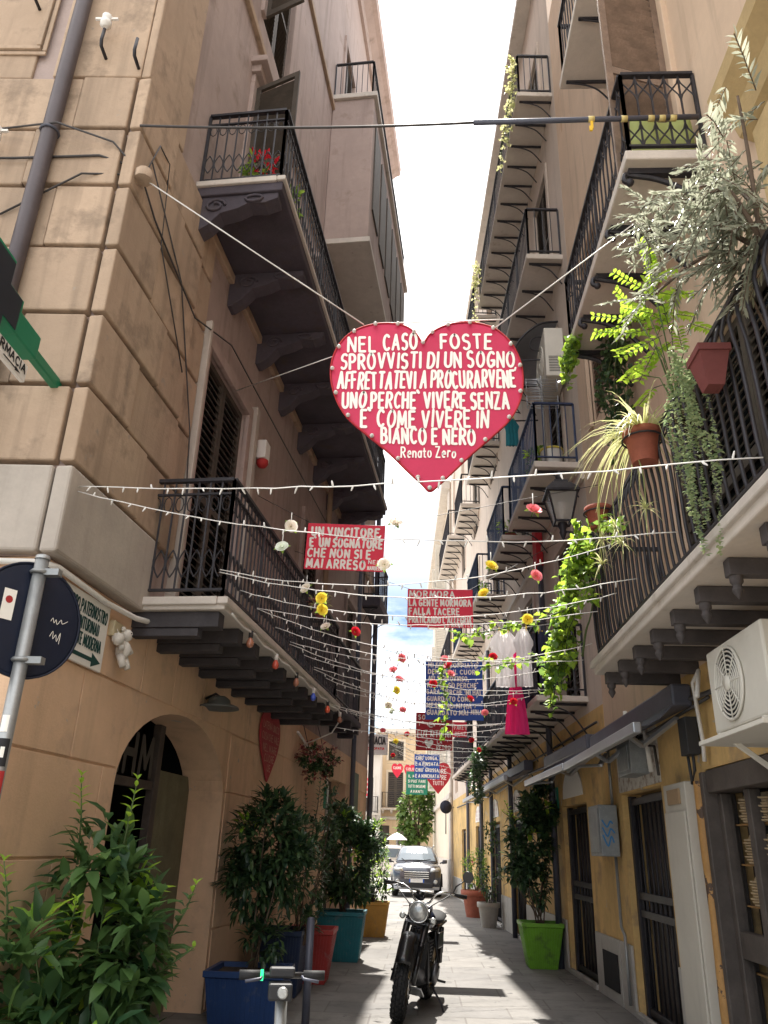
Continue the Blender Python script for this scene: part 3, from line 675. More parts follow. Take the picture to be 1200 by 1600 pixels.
for sN, zN in ((.36, 8.15), (1.05, 6.78)):
    m = MB(); m.lathe([(.02, 0), (.05, .02), (.05, .06), (.03, .07), (.045, .09), (.045, .13), (.02, .15)], FN.p(sN, .19, zN), (0, 0, 1), 10); m.bar(FN.p(sN - .1, .19, zN + .1), FN.p(sN + .1, .19, zN + .1), .02); P.part(m, 'insulator', 'white')
m = MB(); m.box(sL(8.75), sL(8.95), .05, .17, 6.02, 6.27, FL); ab = P.part(m, 'alarm_box', 'white', bev=.012)
m = MB(); m.lathe([(.075, 0), (.075, .05), (.05, .09), (.01, .1)], FL.p(sL(8.85), .11, 6.018), (0, 0, -1), 12); P.part(m, 'alarm_lamp', 'inkred', ab)

# ------------------------------------------------------------------ right palazzo (near)
Q = T('ochre_palazzo', 'near ochre palazzo on the right with dark gated doors below scroll bracketed balconies', 'building', (2.3, 4, 0))
RE = 10.2
gh = [(3.3, 6.78, 0, 2.2), (8.04, 9.63, 0, 2.18)]
m = MB(); wall_grid(m, FR, -1, RE, 0, 3.0, gh, depth=.28, back=.7); Q.part(m, 'wall', 'ochre')
uw = [(5.3, 6.6, 6.85, 9.4), (8.2, 9.4, 6.85, 9.4), (3.2, 6.6, 3.1, 5.3), (7.9, 9.1, 3.9, 5.7), (5.3, 6.6, 10.5, 13)]
m = MB(); wall_grid(m, FR, -1, RE, 3.0, 16, uw[:3] + uw[4:], depth=.2, back=.7); m.box(2.9, 8, -1, RE, 0, 16); Q.part(m, 'wall', 'pinkwall')
for i, w in enumerate(uw):
    if i in (0, 1, 2, 4): window(Q, FR, *w, 'pinkwall', 'shutterwood' if i < 2 else 'shutter', open_leaf=i in (0, 4))
# window hood in sandstone
m = MB(); m.prism([FR.p(2.9, o, z) for o, z in ((0, 6.15), (.1, 6.2), (.14, 6.35), (.26, 6.45), (.28, 6.56), (0, 6.62))], FR.d * 1.25); m.box(3.0, 4.05, .001, .06, 3.1, 6.14, FR); Q.part(m, 'window_hood', 'sandstone', bev=.01)
# stained pilaster line and kerb plinth
m = MB()
for a, b in ((6.95, 8.0), (9.67, 10.18)): m.box(a, b, .001, .03, 0, .66, FR)
pieces(Q, m, 'plinth', 'plinth', bev=.006)
def gate(t, fr, s0, s1, z1, bars=9):
    m = MB(); o = -.1
    m.box(s0 + .02, s0 + .1, o - .04, o + .04, 0.02, z1 - .02, fr); m.box(s1 - .1, s1 - .02, o - .04, o + .04, 0.02, z1 - .02, fr)
    for z in (.05, .95, 1.12, z1 - .12): m.box(s0 + .1, s1 - .1, o - .025, o + .025, z, z + .07, fr)
    g = t.part(m, 'gate', 'iron', bev=.005); m = MB()
    for i in range(bars):
        s = s0 + .14 + (s1 - s0 - .28) * i / (bars - 1); m.tube([fr.p(s, o, .08), fr.p(s, o, z1 - .06)], .012, 5)
        if i < bars - 1:
            ss = s + (s1 - s0 - .28) / (bars - 1) / 2
            m.tube([fr.p(ss + .05 * cos(a), o, 1.07 + .06 * sin(a)) for a in [k * pi / 4 for k in range(8)]], .006, 4, False, True)
    t.part(m, 'bars', 'iron', g)
    m = MB(); w = (s1 - s0) / 2
    m.box(s0, s1, -.27, -.22, 0, z1, fr)
    for k in range(2):
        for za, zb in ((.15, .95), (1.1, z1 - .2)): m.box(s0 + w * k + .12, s0 + w * (k + 1) - .12, -.22, -.2, za, zb, fr)
    t.part(m, 'door', 'darkwood', bev=.008)
    m = MB(); m.box(s0 - .02, s1 + .02, -.02, .04, 0, .06, fr); t.part(m, 'door_sill', 'plinth', bev=.008)
gate(Q, FR, 8.04, 9.63, 2.18)
m = MB(); m.box(8.0, 9.66, .001, .016, 2.2, 2.72, FR); Q.part(m, 'transom_panel', mat('peeling_white', (.58, .55, .5), .9, var=.15, scale=5, dirt=((.2, .12, .08), .5, 9, .8)))
m = MB(); m.box(8.3, 8.85, .017, .2, 2.3, 2.62, FR); m.box(8.36, 8.79, .2, .215, 2.34, 2.58, FR); Q.part(m, 'lamp_box', 'rustymetal', bev=.01)
# shop front
sh = MB()
sh.box(6.72, 6.79, -.2, .05, 0, 2.18, FR); sh.box(6.64, 6.717, -.14, -.05, 0, 2.017, FR); sh.box(3.3, 6.717, -.2, .02, 2.02, 2.19, FR); sh.box(6.08, 6.17, -.14, -.05, 0, 2.017, FR); sh.box(5.36, 5.48, -.19, -.02, 0, 2.02, FR); sh.box(4.5, 4.62, -.19, -.02, 0, 2.02, FR); sh.box(3.3, 6.64, -.145, -.04, .0, .14, FR); sh.box(4.62, 5.36, -.185, -.03, .95, 1.05, FR); sh.box(5.48, 6.08, -.185, -.03, .95, 1.05, FR); sh.box(6.17, 6.64, -.135, -.055, .88, 1.06, FR); sh.box(3.3, 4.5, -.185, -.03, .95, 1.12, FR)
sf = Q.part(sh, 'shop_front', 'darkwood', bev=.01)
m = MB(); m.lathe([(.045, 0), (.05, .5), (.04, 1.1), (.05, 1.6), (.045, 2.1)], FR.p(6.86, .03, .02), (0, 0, 1), 10); Q.part(m, 'door_post', 'wornwood', sf)
m = MB(); m.quad(FR.p(3.3, -.1, .14), FR.p(6.65, -.1, .14), FR.p(6.65, -.1, 2.02), FR.p(3.3, -.1, 2.02)); Q.part(m, 'pane', glass_mat('shop_glass', (.02, .025, .03), .06, .12), sf)
m = MB(); m.box(3.3, 6.77, -.275, -.272, 0, 2.1, FR)
Q.part(m, 'shop_shade_backing', 'dark', sf)  # near-black sheet painted as the shade inside the shop
m = MB()
for z in (.45, .78, 1.22, 1.5, 1.78): m.box(4.62, 6.70, -.27, -.15, z, z + .012, FR)
pieces(Q, m, 'shelf', 'wornwood', sf)
hats = T('hat_stack', 'stacks of straw sun hats behind the shop window glass at the far right', 'hats', FR.p(5.6, -.2, 1.24))
for k in range(9):
    m = MB(); s, z = 5.8 + (k // 3) * .30, (1.235, 1.515, 1.795)[k % 3]
    for j in range(9):
        c = FR.p(s + .012 * (j * 7 % 5), -.2 + .004 * (j % 3), z + .019 * j); m.lathe([(.068, 0), (.085, .004), (.09, .014), (.06, .016), (.045, .045), (.0, .05)], c, (0, 0, 1), 14)
    hats.part(m, 'hat', 'hat')
goods = T('shop_goods', 'small blue and white souvenirs on the lower shelves of the shop window', 'goods', FR.p(5.6, -.2, .47))
for k in range(16):
    m = MB(); s, z = 5.7 + rnd(0, .95), (.465, .795)[k % 2]
    m.lathe([(.02, 0), (.04, .04), (.03, .09), (.02, .12 + rnd(0, .06))], FR.p(s, -.19, z), (0, 0, 1), 8); goods.part(m, 'souvenir', random.choice(['inkblue', 'cloth_white', 'terracotta', 'bluegoods', 'hat']))
m = MB()
for k in range(5): m.box(6.2, 6.27, -.23, -.15, 1.29 + .03 * k, 1.312 + .03 * k, FR)
single(m, 'folded_scarves', 'bluegoods', 'pile of folded turquoise scarves on the shop window shelf', 'scarves', FR.p(6.23, -.18, 1.29), bev=.004)
m = MB(); m.box(6.99, 7.6, .02, .11, 0.01, 2.13, FR); m.box(7.01, 7.57, .111, .13, .05, 1.9, FR); so = Q.part(m, 'white_pilaster', 'offwhite', bev=.008)
m = MB(); m.box(7.12, 7.45, .112, .128, 1.96, 2.08, FR); Q.part(m, 'inset', mat('cardboard', (.35, .24, .14), .9), so)
m = MB(); letters(m, 'MA', 7.66, 7.9, .95, .2, .008, lambda u, v, l: FR.p(8.0 - (u - 7.6), .004 + .0004 * l, v), jit=.2); Q.part(m, 'graffiti', 'ink', recalc=False)
# near balconies
bb1 = balcony(Q, FR, 1.5, 7.25, .72, 3.16, 'iron', 'bulge', 1.1, .11, 'soffit', 'marble', 12, 'drop', 'rbeam', .11)
bb2 = balcony(Q, FR, 4.8, 7.6, .68, 6.82, 'iron', 'cross', .92, .1, 'soffit', None, 5, 'scroll', 'iron', .13)
bb3 = balcony(Q, FR, 2.8, 7.1, .62, 10.48, 'iron', 'bar', 1.0, .1, 'soffit', None, 6, 'angle', 'iron')
m = MB(); m.tube([FR.p(5.2, .06, 2.75), FR.p(6.2, .08, 2.72), FR.p(7.4, .06, 2.8), FR.p(9.4, .07, 2.78), FR.p(10.1, .07, 2.82)], .02, 6); m.tube([FR.p(6.3, .06, 2.7), FR.p(8.0, .05, 2.66), FR.p(10, .05, 2.7)], .014, 6)
m.tube([FR.p(8.6, .05, 2.9), FR.p(8.5, .05, 2.6), FR.p(7.95, .05, 2.52), FR.p(7.9, .05, 2.25)], .014, 6)
pieces(Q, m, 'wall_cable', 'cable')
m = MB(); m.tube([FR.p(5.85, .3, 2.62), FR.p(6.1, .18, 2.86), FR.p(6.5, .1, 2.85), FR.p(6.55, .06, 2.4), FR.p(6.6, .05, 2.25)], .017, 8); m.tube([FR.p(8.9, .06, 3.0), FR.p(8.9, .06, 2.78), FR.p(8.2, .06, 2.74), FR.p(8.1, .06, 2.3)], .024, 8); pieces(Q, m, 'conduit', 'whitecable')
m = MB(); m.box(6.75, 6.95, .02, .12, 2.32, 2.62, FR); m.tube([FR.p(6.8, .07, 2.32), FR.p(6.8, .07, 2.2), FR.p(6.9, .07, 2.1), FR.p(6.93, .07, 2.32)], .014, 6); Q.part(m, 'junction_box', 'plastic', bev=.01)
m = MB(); m.box(9.78, 10.38, .03, .24, 1.53, 2.08, FR); mbx = Q.part(m, 'meter_box', 'rustymetal', bev=.01)
m = MB(); m.box(9.82, 10.34, .241, .25, 1.57, 2.04, FR); Q.part(m, 'door', 'rustymetal', mbx, bev=.004)
m = MB()
for k in range(3):
    pts = catmull([(.04 + rnd(0, .03), 1.68 + .1 * k), (.09, 1.74 + .08 * k), (.13, 1.64 + .1 * k), (.18, 1.75 + .08 * k)], 4)
    ribbon(m, pts, .009, lambda u, v, l: FR.p(9.777 - .0004 * l, .03 + u, v), k)
Q.part(m, 'graffiti', 'inkblue', mbx, recalc=False)
m = MB(); m.tube([FR.p(9.9, .06, 1.53), FR.p(9.9, .06, .82), FR.p(9.6 + .12, .07, .75), FR.p(9.72, .07, .1)], .018, 6); m.tube([FR.p(9.86, .06, 2.08), FR.p(9.86, .06, 2.7)], .018, 6); pieces(Q, m, 'conduit', 'steel')

# ------------------------------------------------------------------ right terrace of the alley (further)
R = T('balconied_tenement', 'pale balconied tenement beyond the near right palazzo, many thin iron brackets', 'building', (2.3, 10.2, 0))
E2 = s2(32.5)
gd = [(1.2, 2.72), (6.3, 7.7), (9.6, 11.0), (13.2, 14.6), (17.5, 18.9)]
m = MB(); wall_grid(m, FR2, .01, E2, 0, 3.3, [(a, b, 0, 2.2) for a, b in gd], depth=.28, back=.7); R.part(m, 'wall', 'ochre')
for a, b in gd: gate(R, FR2, a, b, 2.2, 8)
rw = []
for z0, z1 in ((3.5, 6.0), (7.0, 9.6), (10.75, 13.3), (14.3, 16.6)):
    for s in (1.0, 4.2, 8.2, 12.4, 16.4, 20.2):
        rw.append((s, s + 1.15, z0, z1))
m = MB(); wall_grid(m, FR2, .01, E2, 3.3, 18.6, rw, depth=.2, back=.7); m.prism([FR2.p(s, -.71, 0) for s in (.02, E2 - .01)] + [Vector((8, 32.4, 0)), Vector((8, 10.25, 0))], (0, 0, 18.59)); R.part(m, 'wall', 'palewall')
for w in rw[:4] + rw[6:10] + rw[12:17] + rw[18:20]: window(R, FR2, *w, 'palewall', 'shutter', surround=.12, proud=.03, step=.1)
m = MB(); m.box(-.0, E2 + .05, .0, .06, 6.45, 6.55, FR2); m.box(0, E2 + .05, 0, .3, 18.45, 18.62, FR2); pieces(R, m, 'string_course', 'marble', bev=.01)
for (y0, y1, d, z, st, nb, rl, ty) in ((10.3, 16.5, .64, 14.3, 'bar', 13, 'iron', 'angle'), (10.45, 14.9, .6, 10.7, 'bar', 7, 'iron', 'angle'), (10.42, 13.0, .66, 6.83, 'bar', 5, 'blueiron', 'angle'), (13.73, 16.1, .66, 6.97, 'bar', 5, 'blueiron', 'angle'),
        (17.77, 20.1, .68, 7.08, 'bar', 5, 'blueiron', 'angle'), (21.7, 24.2, .7, 7.05, 'bar', 5, 'blueiron', 'angle'), (17.8, 20.3, .6, 11.15, 'bar', 5, 'iron', 'angle'), (22.1, 24.5, .6, 11.3, 'bar', 5, 'iron', 'angle'), (26.8, 31.8, .62, 12.1, 'bar', 8, 'iron', 'angle'), (17.6, 21, .65, 14.9, 'bar', 5, 'iron', 'angle'), (26.5, 31, .62, 7.6, 'bar', 7, 'iron', 'angle')):
    balcony(R, FR2, s2(y0), s2(y1), d, z, rl, st, 1.0, .1, 'soffit', None, nb, ty, 'iron')
bl = balcony(R, FR2, s2(10.9), s2(18.3), .7, 3.52, 'iron', 'bar', 1.0, .08, 'soffit', None, 11, 'angle', 'iron')
bl2 = balcony(R, FR2, s2(18.9), s2(24), .75, 3.5, 'iron', 'bar', 1.0, .08, 'soffit', None, 8, 'angle', 'iron')
m = MB()
for a, b in ((.02, 1.1), (2.8, 6.2), (7.8, 9.5), (11.1, 13.1), (14.7, 17.4), (19, E2)): m.box(a, b, .001, .03, 0, .66, FR2)
pieces(R, m, 'plinth', 'plinth', bev=.006)
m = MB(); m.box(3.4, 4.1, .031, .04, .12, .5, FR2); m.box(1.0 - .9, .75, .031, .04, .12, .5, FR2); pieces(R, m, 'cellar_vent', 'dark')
for a, b in gd[:4]:
    m = MB(); c = (a + b) / 2; m.prism([FR2.p(c + .62 * cos(radians(t)), .001, 2.3 + .42 * sin(radians(t))) for t in range(0, 181, 15)], FR2.n * .015)
    ty = R.part(m, 'tympanum', 'white')
    m = MB()
    for k in range(3): letters(m, random.choice(['SALE', 'PANE', 'VINI', 'OLIO']) if False else 'III I II', c - .4, c + .4, 2.34 + .1 * k, .06, .012, lambda u, v, l: FR2.p(2 * c - u, .018 + .0004 * l, v), jit=.1)
    if a > 5: R.part(m, 'red_scribble', 'inkred', ty, recalc=False)
for Y, r in ((13.25, .05), (17.5, .05), (20.6, .05), (22.7, .055), (26.2, .05)):
    clipped_tube(R, [FR2.p(s2(Y), .08, 0), FR2.p(s2(Y), .08, 3.3), FR2.p(s2(Y), .08, 6.4)], r, 'downpipe', 'pipe', 8)
m = MB(); m.tube([FR2.p(.2, .05, 2.9), FR2.p(3, .06, 2.84), FR2.p(8, .05, 2.95), FR2.p(15, .06, 2.9), FR2.p(20, .05, 2.95)], .022, 6); m.tube([FR2.p(.2, .05, 3.1), FR2.p(6, .06, 3.05), FR2.p(15, .05, 3.1)], .016, 6); pieces(R, m, 'wall_cable', 'cable')
m = MB(); m.box(2.95, 3.2, .001, .02, 2.15, 2.5, FR2); single(m, 'number_plate', 'green', 'small green enamel plate on the ochre wall beside the far gate', 'sign', FR2.p(3.05, .01, 2.15))

# ------------------------------------------------------------------ cream building at the corner of the square, right
FC = Fr((1.25, 32.55), (-.03, 1), (-1, -.03))
K = T('cream_corner_building', 'cream plastered corner building with white shutters at the far right end of the alley', 'building', (1.25, 32.55, 0))
cw = [(s, s + 1.1, z, z + 2.2) for z in (4.2, 8.4, 12.4) for s in (2, 5.5, 9)]
m = MB(); wall_grid(m, FC, 0, 16, 0, 17, cw, .2, 6); K.part(m, 'wall', 'cream')
m = MB(); m.box(-.02, 16, .001, .06, 0, 1.2, FC); m.box(-.05, .6, .001, .08, 1.2, 16.5, FC); m.box(-.05, 16, .0, .12, 3.4, 3.6, FC); m.box(-.1, 16.1, 0, .4, 16.6, 17, FC); pieces(K, m, 'stone_trim', 'marble', bev=.02)
for w in cw: window(K, FC, *w, 'white', 'shutterwhite', open_leaf=True, step=.1)

# ------------------------------------------------------------------ square beyond
FB = Fr((-3.0, 55), (1, 0), (0, -1))
B = T('beige_palazzo', 'sunlit beige palazzo with a small balcony across the far square', 'building', (-3, 55, 0))
bw = [(.35, 1.05, 0, 2.9), (1.55, 2.45, 0, 2.9), (.9, 1.9, 4.0, 6.2), (3.5, 4.5, 4.0, 6.2), (.9, 1.9, 6.95, 8.2), (3.5, 4.5, 6.95, 8.2), (6.5, 7.5, 4, 6.2)]
m = MB(); wall_grid(m, FB, 0, 12, 0, 8.9, bw, .3, 9); B.part(m, 'wall', 'plastered')
m = MB(); m.box(-.1, 12.1, 0, .35, 8.7, 9.0, FB); m.box(0, 12, .001, .1, 3.25, 3.45, FB); m.box(-.0, .16, .001, .08, 0, 8.69, FB); pieces(B, m, 'cornice', 'marble', bev=.02)
for w in bw[2:]: window(B, FB, *w, 'cream', 'shutter', step=.12)
m = MB()
for w in bw[:2]: m.box(w[0], w[1], -.2, -.15, 0, 2.9, FB)
pieces(B, m, 'door', 'darkwood')
balcony(B, FB, .5, 2.4, .6, 3.95, 'iron', 'bar', .95, .12, 'marble', None, 4, 'beam', 'marble')
balcony(B, FB, 3.1, 4.9, .6, 3.95, 'iron', 'bar', .95, .12, 'marble', None, 4, 'beam', 'marble')
FD = Fr((-14, 52), (1, 0), (0, -1))
D = T('white_palazzo', 'white plastered house with a red striped banner at the left side of the far square', 'building', (-9, 52, 0))
dw = [(10.5, 11.1, 3.6, 5.6), (7, 7.8, 3.6, 5.6), (10.5, 11.1, .1, 2.6), (7, 7.8, .1, 2.6)]
m = MB(); wall_grid(m, FD, 0, 11.5, 0, 7.2, dw, .3, 9); D.part(m, 'wall', 'farwhite')
for w in dw[:2]: window(D, FD, *w, 'farwhite', 'shutter', step=.12)
m = MB()
for w in dw[2:]: m.box(w[0], w[1], -.2, -.15, .1, 2.6, FD)
pieces(D, m, 'door', 'darkwood')
m = MB(); m.box(-.05, 11.55, 0, .3, 7.0, 7.25, FD); D.part(m, 'cornice', 'marble')
m = MB(); m.box(10.55, 11.05, .02, .05, 4.4, 5.7, FD); bn = D.part(m, 'banner', 'white'); m = MB()
for k in range(4): m.box(10.55, 11.05, .051, .056, 4.5 + .3 * k, 4.66 + .3 * k, FD)
pieces(D, m, 'red_stripe', 'red', bn)
balcony(D, FD, 10.1, 11.45, .55, 3.5, 'iron', 'bar', .95, .12, 'marble', None, 3, 'angle', 'iron')

# ------------------------------------------------------------------ painted boards over the alley
def board(name, label, x0, x1, z0, z1, y, rot, m, lines, anchor, thick=.012, lm='letter', group='painted phrase boards over the alley', wire=True):
    c = Vector(((x0 + x1) / 2, y, (z0 + z1) / 2)); w, h = x1 - x0, z1 - z0
    ux = Vector((cos(rot), 0, sin(rot))); uz = Vector((-sin(rot), 0, cos(rot)))
    t = T(name, label, 'sign', c - uz * h / 2, group)
    q = MB(); q.obox(c, ux * w / 2, Vector((0, thick / 2, 0)), uz * h / 2); t.part(q, 'board', m, bev=.003)
    q = MB(); f = lambda u, v, l: c + ux * (u - w / 2) + uz * (v - h / 2) + Vector((0, -thick / 2 - .002 - .0004 * l, 0))
    for tx, u0, u1, v, hh, hw in lines: letters(q, tx, u0 * w, u1 * w, v * h, hh * h * .86, hw * .62, f, gap=.38, jit=.025)
    t.part(q, 'lettering', lm, recalc=False)
    if wire:
        q = MB()
        tl, tr = c - ux * w * .46 + uz * h * .5, c + ux * w * .46 + uz * h * .5
        q.tube([anchor[0], tl, tr, anchor[1]], .004, 4)
        t.part(q, 'hanging_wire', 'cable')
    return t, f, w, h
# the big heart
HY = 5.5
hx = lambda px: .025 + (px - 667) * .00523
hz = lambda py: 5.655 - (py - 505) * .00600
half = [(661, 541), (672, 527), (690, 515), (715, 508), (745, 508), (775, 517), (798, 538), (812, 565), (817, 595), (812, 630), (795, 662), (765, 690), (735, 715), (708, 740), (688, 758), (673, 768)]
left = [(660, 757), (638, 738), (610, 712), (575, 685), (545, 660), (527, 632), (517, 600), (517, 570), (528, 542), (548, 522), (575, 511), (605, 508), (632, 513), (650, 526)]
hp = catmull([(float(a), float(b)) for a, b in half + left], 4, True)
HT = T('heart_sign', 'big crimson heart board with white hand lettering hung high across the alley', 'sign', (.03, HY, 4.07), 'painted phrase boards over the alley')
q = MB(); q.prism([(hx(a), HY, hz(b)) for a, b in hp], (0, .035, 0)); hb = HT.part(q, 'board', mat('heart_crimson', (.62, .03, .10), .6, var=.14, scale=1.2, bump=.12), bev=.006)
q = MB(); q.tube([(hx(a), HY - .003, hz(b)) for a, b in hp], .008, 5, False, True); HT.part(q, 'edging', 'darkred')
q = MB(); f = lambda u, v, l: Vector((hx(u), HY - .004 - .0004 * l, hz(-v)))
hw = 3.6
for tx, a, b, y, h, r in (('NEL', 540, 587, -556, 25, 0), ('CASO', 597, 653, -553, 26, .02), ('FOSTE', 688, 771, -551, 24, 0), ('SPROVVISTI DI UN SOGNO', 530, 806, -584, 25, .015), ('AFFRETTATEVI A PROCURARVENE', 527, 806, -616, 27, .012), ('UNO PERCHE` VIVERE SENZA', 536, 795, -646, 25, .0), ('E` COME VIVERE IN', 566, 762, -675, 26, 0), ('BIANCO E NERO', 598, 742, -699, 23, -.01)):
    letters(q, tx, a, b, y, h * .95, 2.05, f, rot=r, gap=.34)
letters(q, 'Renato Zero', 629, 712, -720, 15, 1.1, f)
letters(q, ',', 803, 808, -584, 22, 1.6, f)
HT.part(q, 'lettering', 'letter', recalc=False)
bm0 = MB(); bm0.lathe([(.009, 0), (.017, .012), (.018, .022), (.012, .035), (.002, .04)], (0, 0, 0), (0, -1, 0), 8)
fb = None
for i in range(0, len(hp), 5):
    a, b = hp[i]; ca, cb = a + (667 - a) * .02, b + (620 - b) * .02
    loc = Vector((hx(ca), HY - .008, hz(cb)))
    if fb is None: fb = bm0.build('bulb', 'white', HT.o); o = fb
    else: o = fb.copy(); COL.objects.link(o)
    o.location = loc - HT.b
q = MB(); q.tube([(-2.40, 4.78, 6.62), (hx(565), HY, hz(510))], .006, 5); q.tube([(hx(775), HY, hz(517)), (2.28, 4.86, 6.67)], .006, 5); q.tube(sagline((hx(590), HY, hz(508)), (hx(790), HY, hz(502)), .0, 4), .006, 5)
q.tube([(hx(520), HY + .02, hz(560)), FL.p(sL(7.8), .05, 6.4)], .005, 4); HT.part(q, 'hanging_wire', 'whitecable')

LA = lambda Y, z=4.3: FL.p(sL(Y), .05, z)
RA = lambda Y, z=4.3: (FR.p(Y, .05, z) if Y < 10.2 else FR2.p(s2(Y), .05, z))
board('phrase_board', 'red rectangular board about a winner and a dreamer, nearest below the heart on its left', -1.42, -.46, 4.62, 5.22, 9, -.03, 'red',
      [('UN VINCITORE', .05, .93, .74, .2, .021), ('E` UN SOGNATORE', .04, .98, .50, .2, .021), ('CHE NON SI E`', .02, .88, .27, .2, .02), ('MAI ARRESO', .02, .78, .04, .2, .02), ('NEL.', .81, .98, .16, .09, .008), ('MANDELA', .80, .99, .03, .09, .008)], (FL.p(sL(9), .05, 5.6), RA(9, 5.8)))
board('phrase_board', 'red rectangular board with four lines starting MORMORA, right of the alley axis', -.2, .74, 4.46, 5.03, 11, .0, 'red',
      [('MORMORA...', .02, .86, .79, .18, .017), ('LA GENTE MORMORA', .02, .98, .56, .19, .017), ('FALLA TACERE', .02, .80, .33, .19, .018), ("PRATICANDO L'ALLEGRIA", .02, .98, .12, .18, .016), ('S. MANNETTA', .6, .98, .02, .08, .007)], (LA(11, 5.6), RA(11, 5.9)))
board('phrase_board', 'tall blue board filled with eight lines of white lettering', .08, 1.03, 3.5, 4.47, 13.2, .0, 'blue',
      [('MI SEI SCOPPIATO', .04, .92, .89, .085, .014), ('DENTRO IL CUORE', .04, .94, .775, .085, .014), ("ALL'IMPROVVISO,", .04, .76, .66, .085, .014), ('NON LO SO PERCHE`', .03, .92, .545, .085, .014), ('SARA` PERCHE` MI HAI', .02, .96, .43, .085, .013), ('GUARDATO COME', .02, .80, .315, .085, .014), ('NESSUNO MI HA', .02, .80, .20, .085, .014), ('GUARDATO MAI', .02, .74, .085, .085, .014), ('MINA', .78, .98, .10, .09, .011)], (LA(13.2, 4.9), RA(13.2, 4.8)))
t5, f5, w5, h5 = board('phrase_board', 'dark red square board with a small white heart under the tall blue board', -.1, .73, 3.6, 4.44, 18.5, .0, 'darkred',
      [('SORRIDI', .06, .68, .82, .13, .016), ('E', .36, .46, .62, .14, .016), ('FUTTITINNI', .03, .95, .36, .19, .018), ('LA', .58, .72, .19, .1, .011), ('RETRO`', .56, .98, .03, .13, .012)], (LA(18.5, 4.5), RA(18.5, 4.6)))
q = MB(); hh = [(0, -.1), (.09, .0), (.1, .06), (.06, .1), (.015, .08), (0, .05), (-.015, .08), (-.06, .1), (-.1, .06), (-.09, 0)]
q.prism([f5(w5 * .36 + a, h5 * .17 + b, 2) for a, b in hh], (0, -.002, 0)); t5.part(q, 'painted_heart', 'letter')
board('phrase_board', 'small blue board of four lines hung below the dark red square board', -.16, .57, 3.42, 4.1, 24, .0, 'blue',
      [('CHIU` LONGA', .05, .9, .78, .15, .016), ('E A PINSATA', .04, .95, .54, .15, .016), ('CHIU` GROSSA', .04, .97, .29, .15, .016), ('E A MINCHIATA', .04, .98, .05, .15, .015)], (LA(19, 4.3), RA(24, 4.3)))
board('phrase_board', 'green board with faint pale lines, lowest and farthest, in front of the tree', -.46, .26, 3.22, 3.96, 28, .0, 'green',
      [('IL MONDO', .1, .9, .74, .13, .012), ('SI PUO` FARE', .08, .92, .52, .13, .012), ('TUTTI INSIEME', .08, .92, .3, .13, .012), ('AVANTI', .2, .8, .08, .13, .012)], (LA(19.3, 4.1), RA(28, 4.1)))
def heart_board(label, cx, y, z, w, h, m, lines, anchors, fr=None, depth=.02):
    pts = catmull([(0, .36), (.08, .46), (.22, .5), (.38, .44), (.48, .28), (.49, .1), (.38, -.12), (.2, -.32), (.05, -.48), (0, -.52), (-.05, -.48), (-.2, -.32), (-.38, -.12), (-.49, .1), (-.48, .28), (-.38, .44), (-.22, .5), (-.08, .46)], 3, True)
    if fr: pf = lambda u, v, l: fr.p(cx + u, .03 + depth + .0004 * l, z + v); ex = -fr.n * depth; b = fr.p(cx, .03, z - h / 2)
    else: pf = lambda u, v, l: Vector((cx + u, y - depth - .002 - .0004 * l, z + v)); ex = Vector((0, depth, 0)); b = Vector((cx, y, z - h / 2))
    t = T('heart_board', label, 'sign', b, 'heart shaped phrase boards')
    q = MB(); q.prism([pf(u * w, v * h, -4) for u, v in pts], ex); t.part(q, 'board', m, bev=.004)
    q = MB()
    for tx, u0, u1, v, hh2, hw in lines: letters(q, tx, u0 * w, u1 * w, v * h, hh2 * h, hw * .7, pf, gap=.34)
    t.part(q, 'lettering', 'letter' if not fr else mat('faded_letter', (.62, .32, .26), .8), recalc=False)
    if anchors:
        q = MB(); q.tube([anchors[0], pf(-w * .3, h * .48, 0), pf(w * .3, h * .48, 0), anchors[1]], .004, 4); t.part(q, 'hanging_wire', 'cable')
heart_board('dark red heart board half hidden behind the small blue board, its point showing below', .56, 25.5, 3.58, .8, .9, 'darkred', [('AMORE', -.3, .32, .14, .14, .014), ('SEMPRE', -.32, .32, -.06, .14, .013), ('TUTTI', -.2, .2, -.24, .12, .012)], (LA(19.35, 4.2), RA(25.5, 4.2)))
heart_board('small far red heart board, left one of the pair above the square', -.82, 30, 4.15, .42, .5, 'red', [('CUORE', -.35, .35, .1, .16, .012)], (Vector((-1.2, 30, 4.4)), Vector((-.4, 30, 4.36))))
heart_board('small far red heart board, right one of the pair beside the blue board', -.36, 30, 4.12, .42, .5, 'red', [('CIELO', -.35, .35, .1, .16, .012)], (Vector((-.7, 30, 4.4)), RA(30, 4.4)))
heart_board('tall faded red heart fixed to the left orange wall above the dark potted tree', sL(10.52), 0, 2.73, .98, .86, mat('faded_red', (.42, .05, .06), .75, var=.15, scale=3), [('LATENA UNICO', -.4, .4, .22, .10, .009), ('COSA CHE VALE', -.42, .42, .06, .10, .009), ('NEL MARE', -.34, .34, -.10, .1, .009), ('CUORE', -.24, .24, -.24, .1, .009), ('UE', -.08, .08, -.37, .09, .009)], None, FL)
board('phrase_board', 'narrow red board sticking out right behind the tall blue board', .8, 1.27, 4.1, 4.46, 20, 0, 'red', [('FARE IL', .08, .8, .5, .3, .012), ('BENE', .1, .7, .1, .28, .012)], (LA(19.2, 4.6), RA(20, 4.6)))

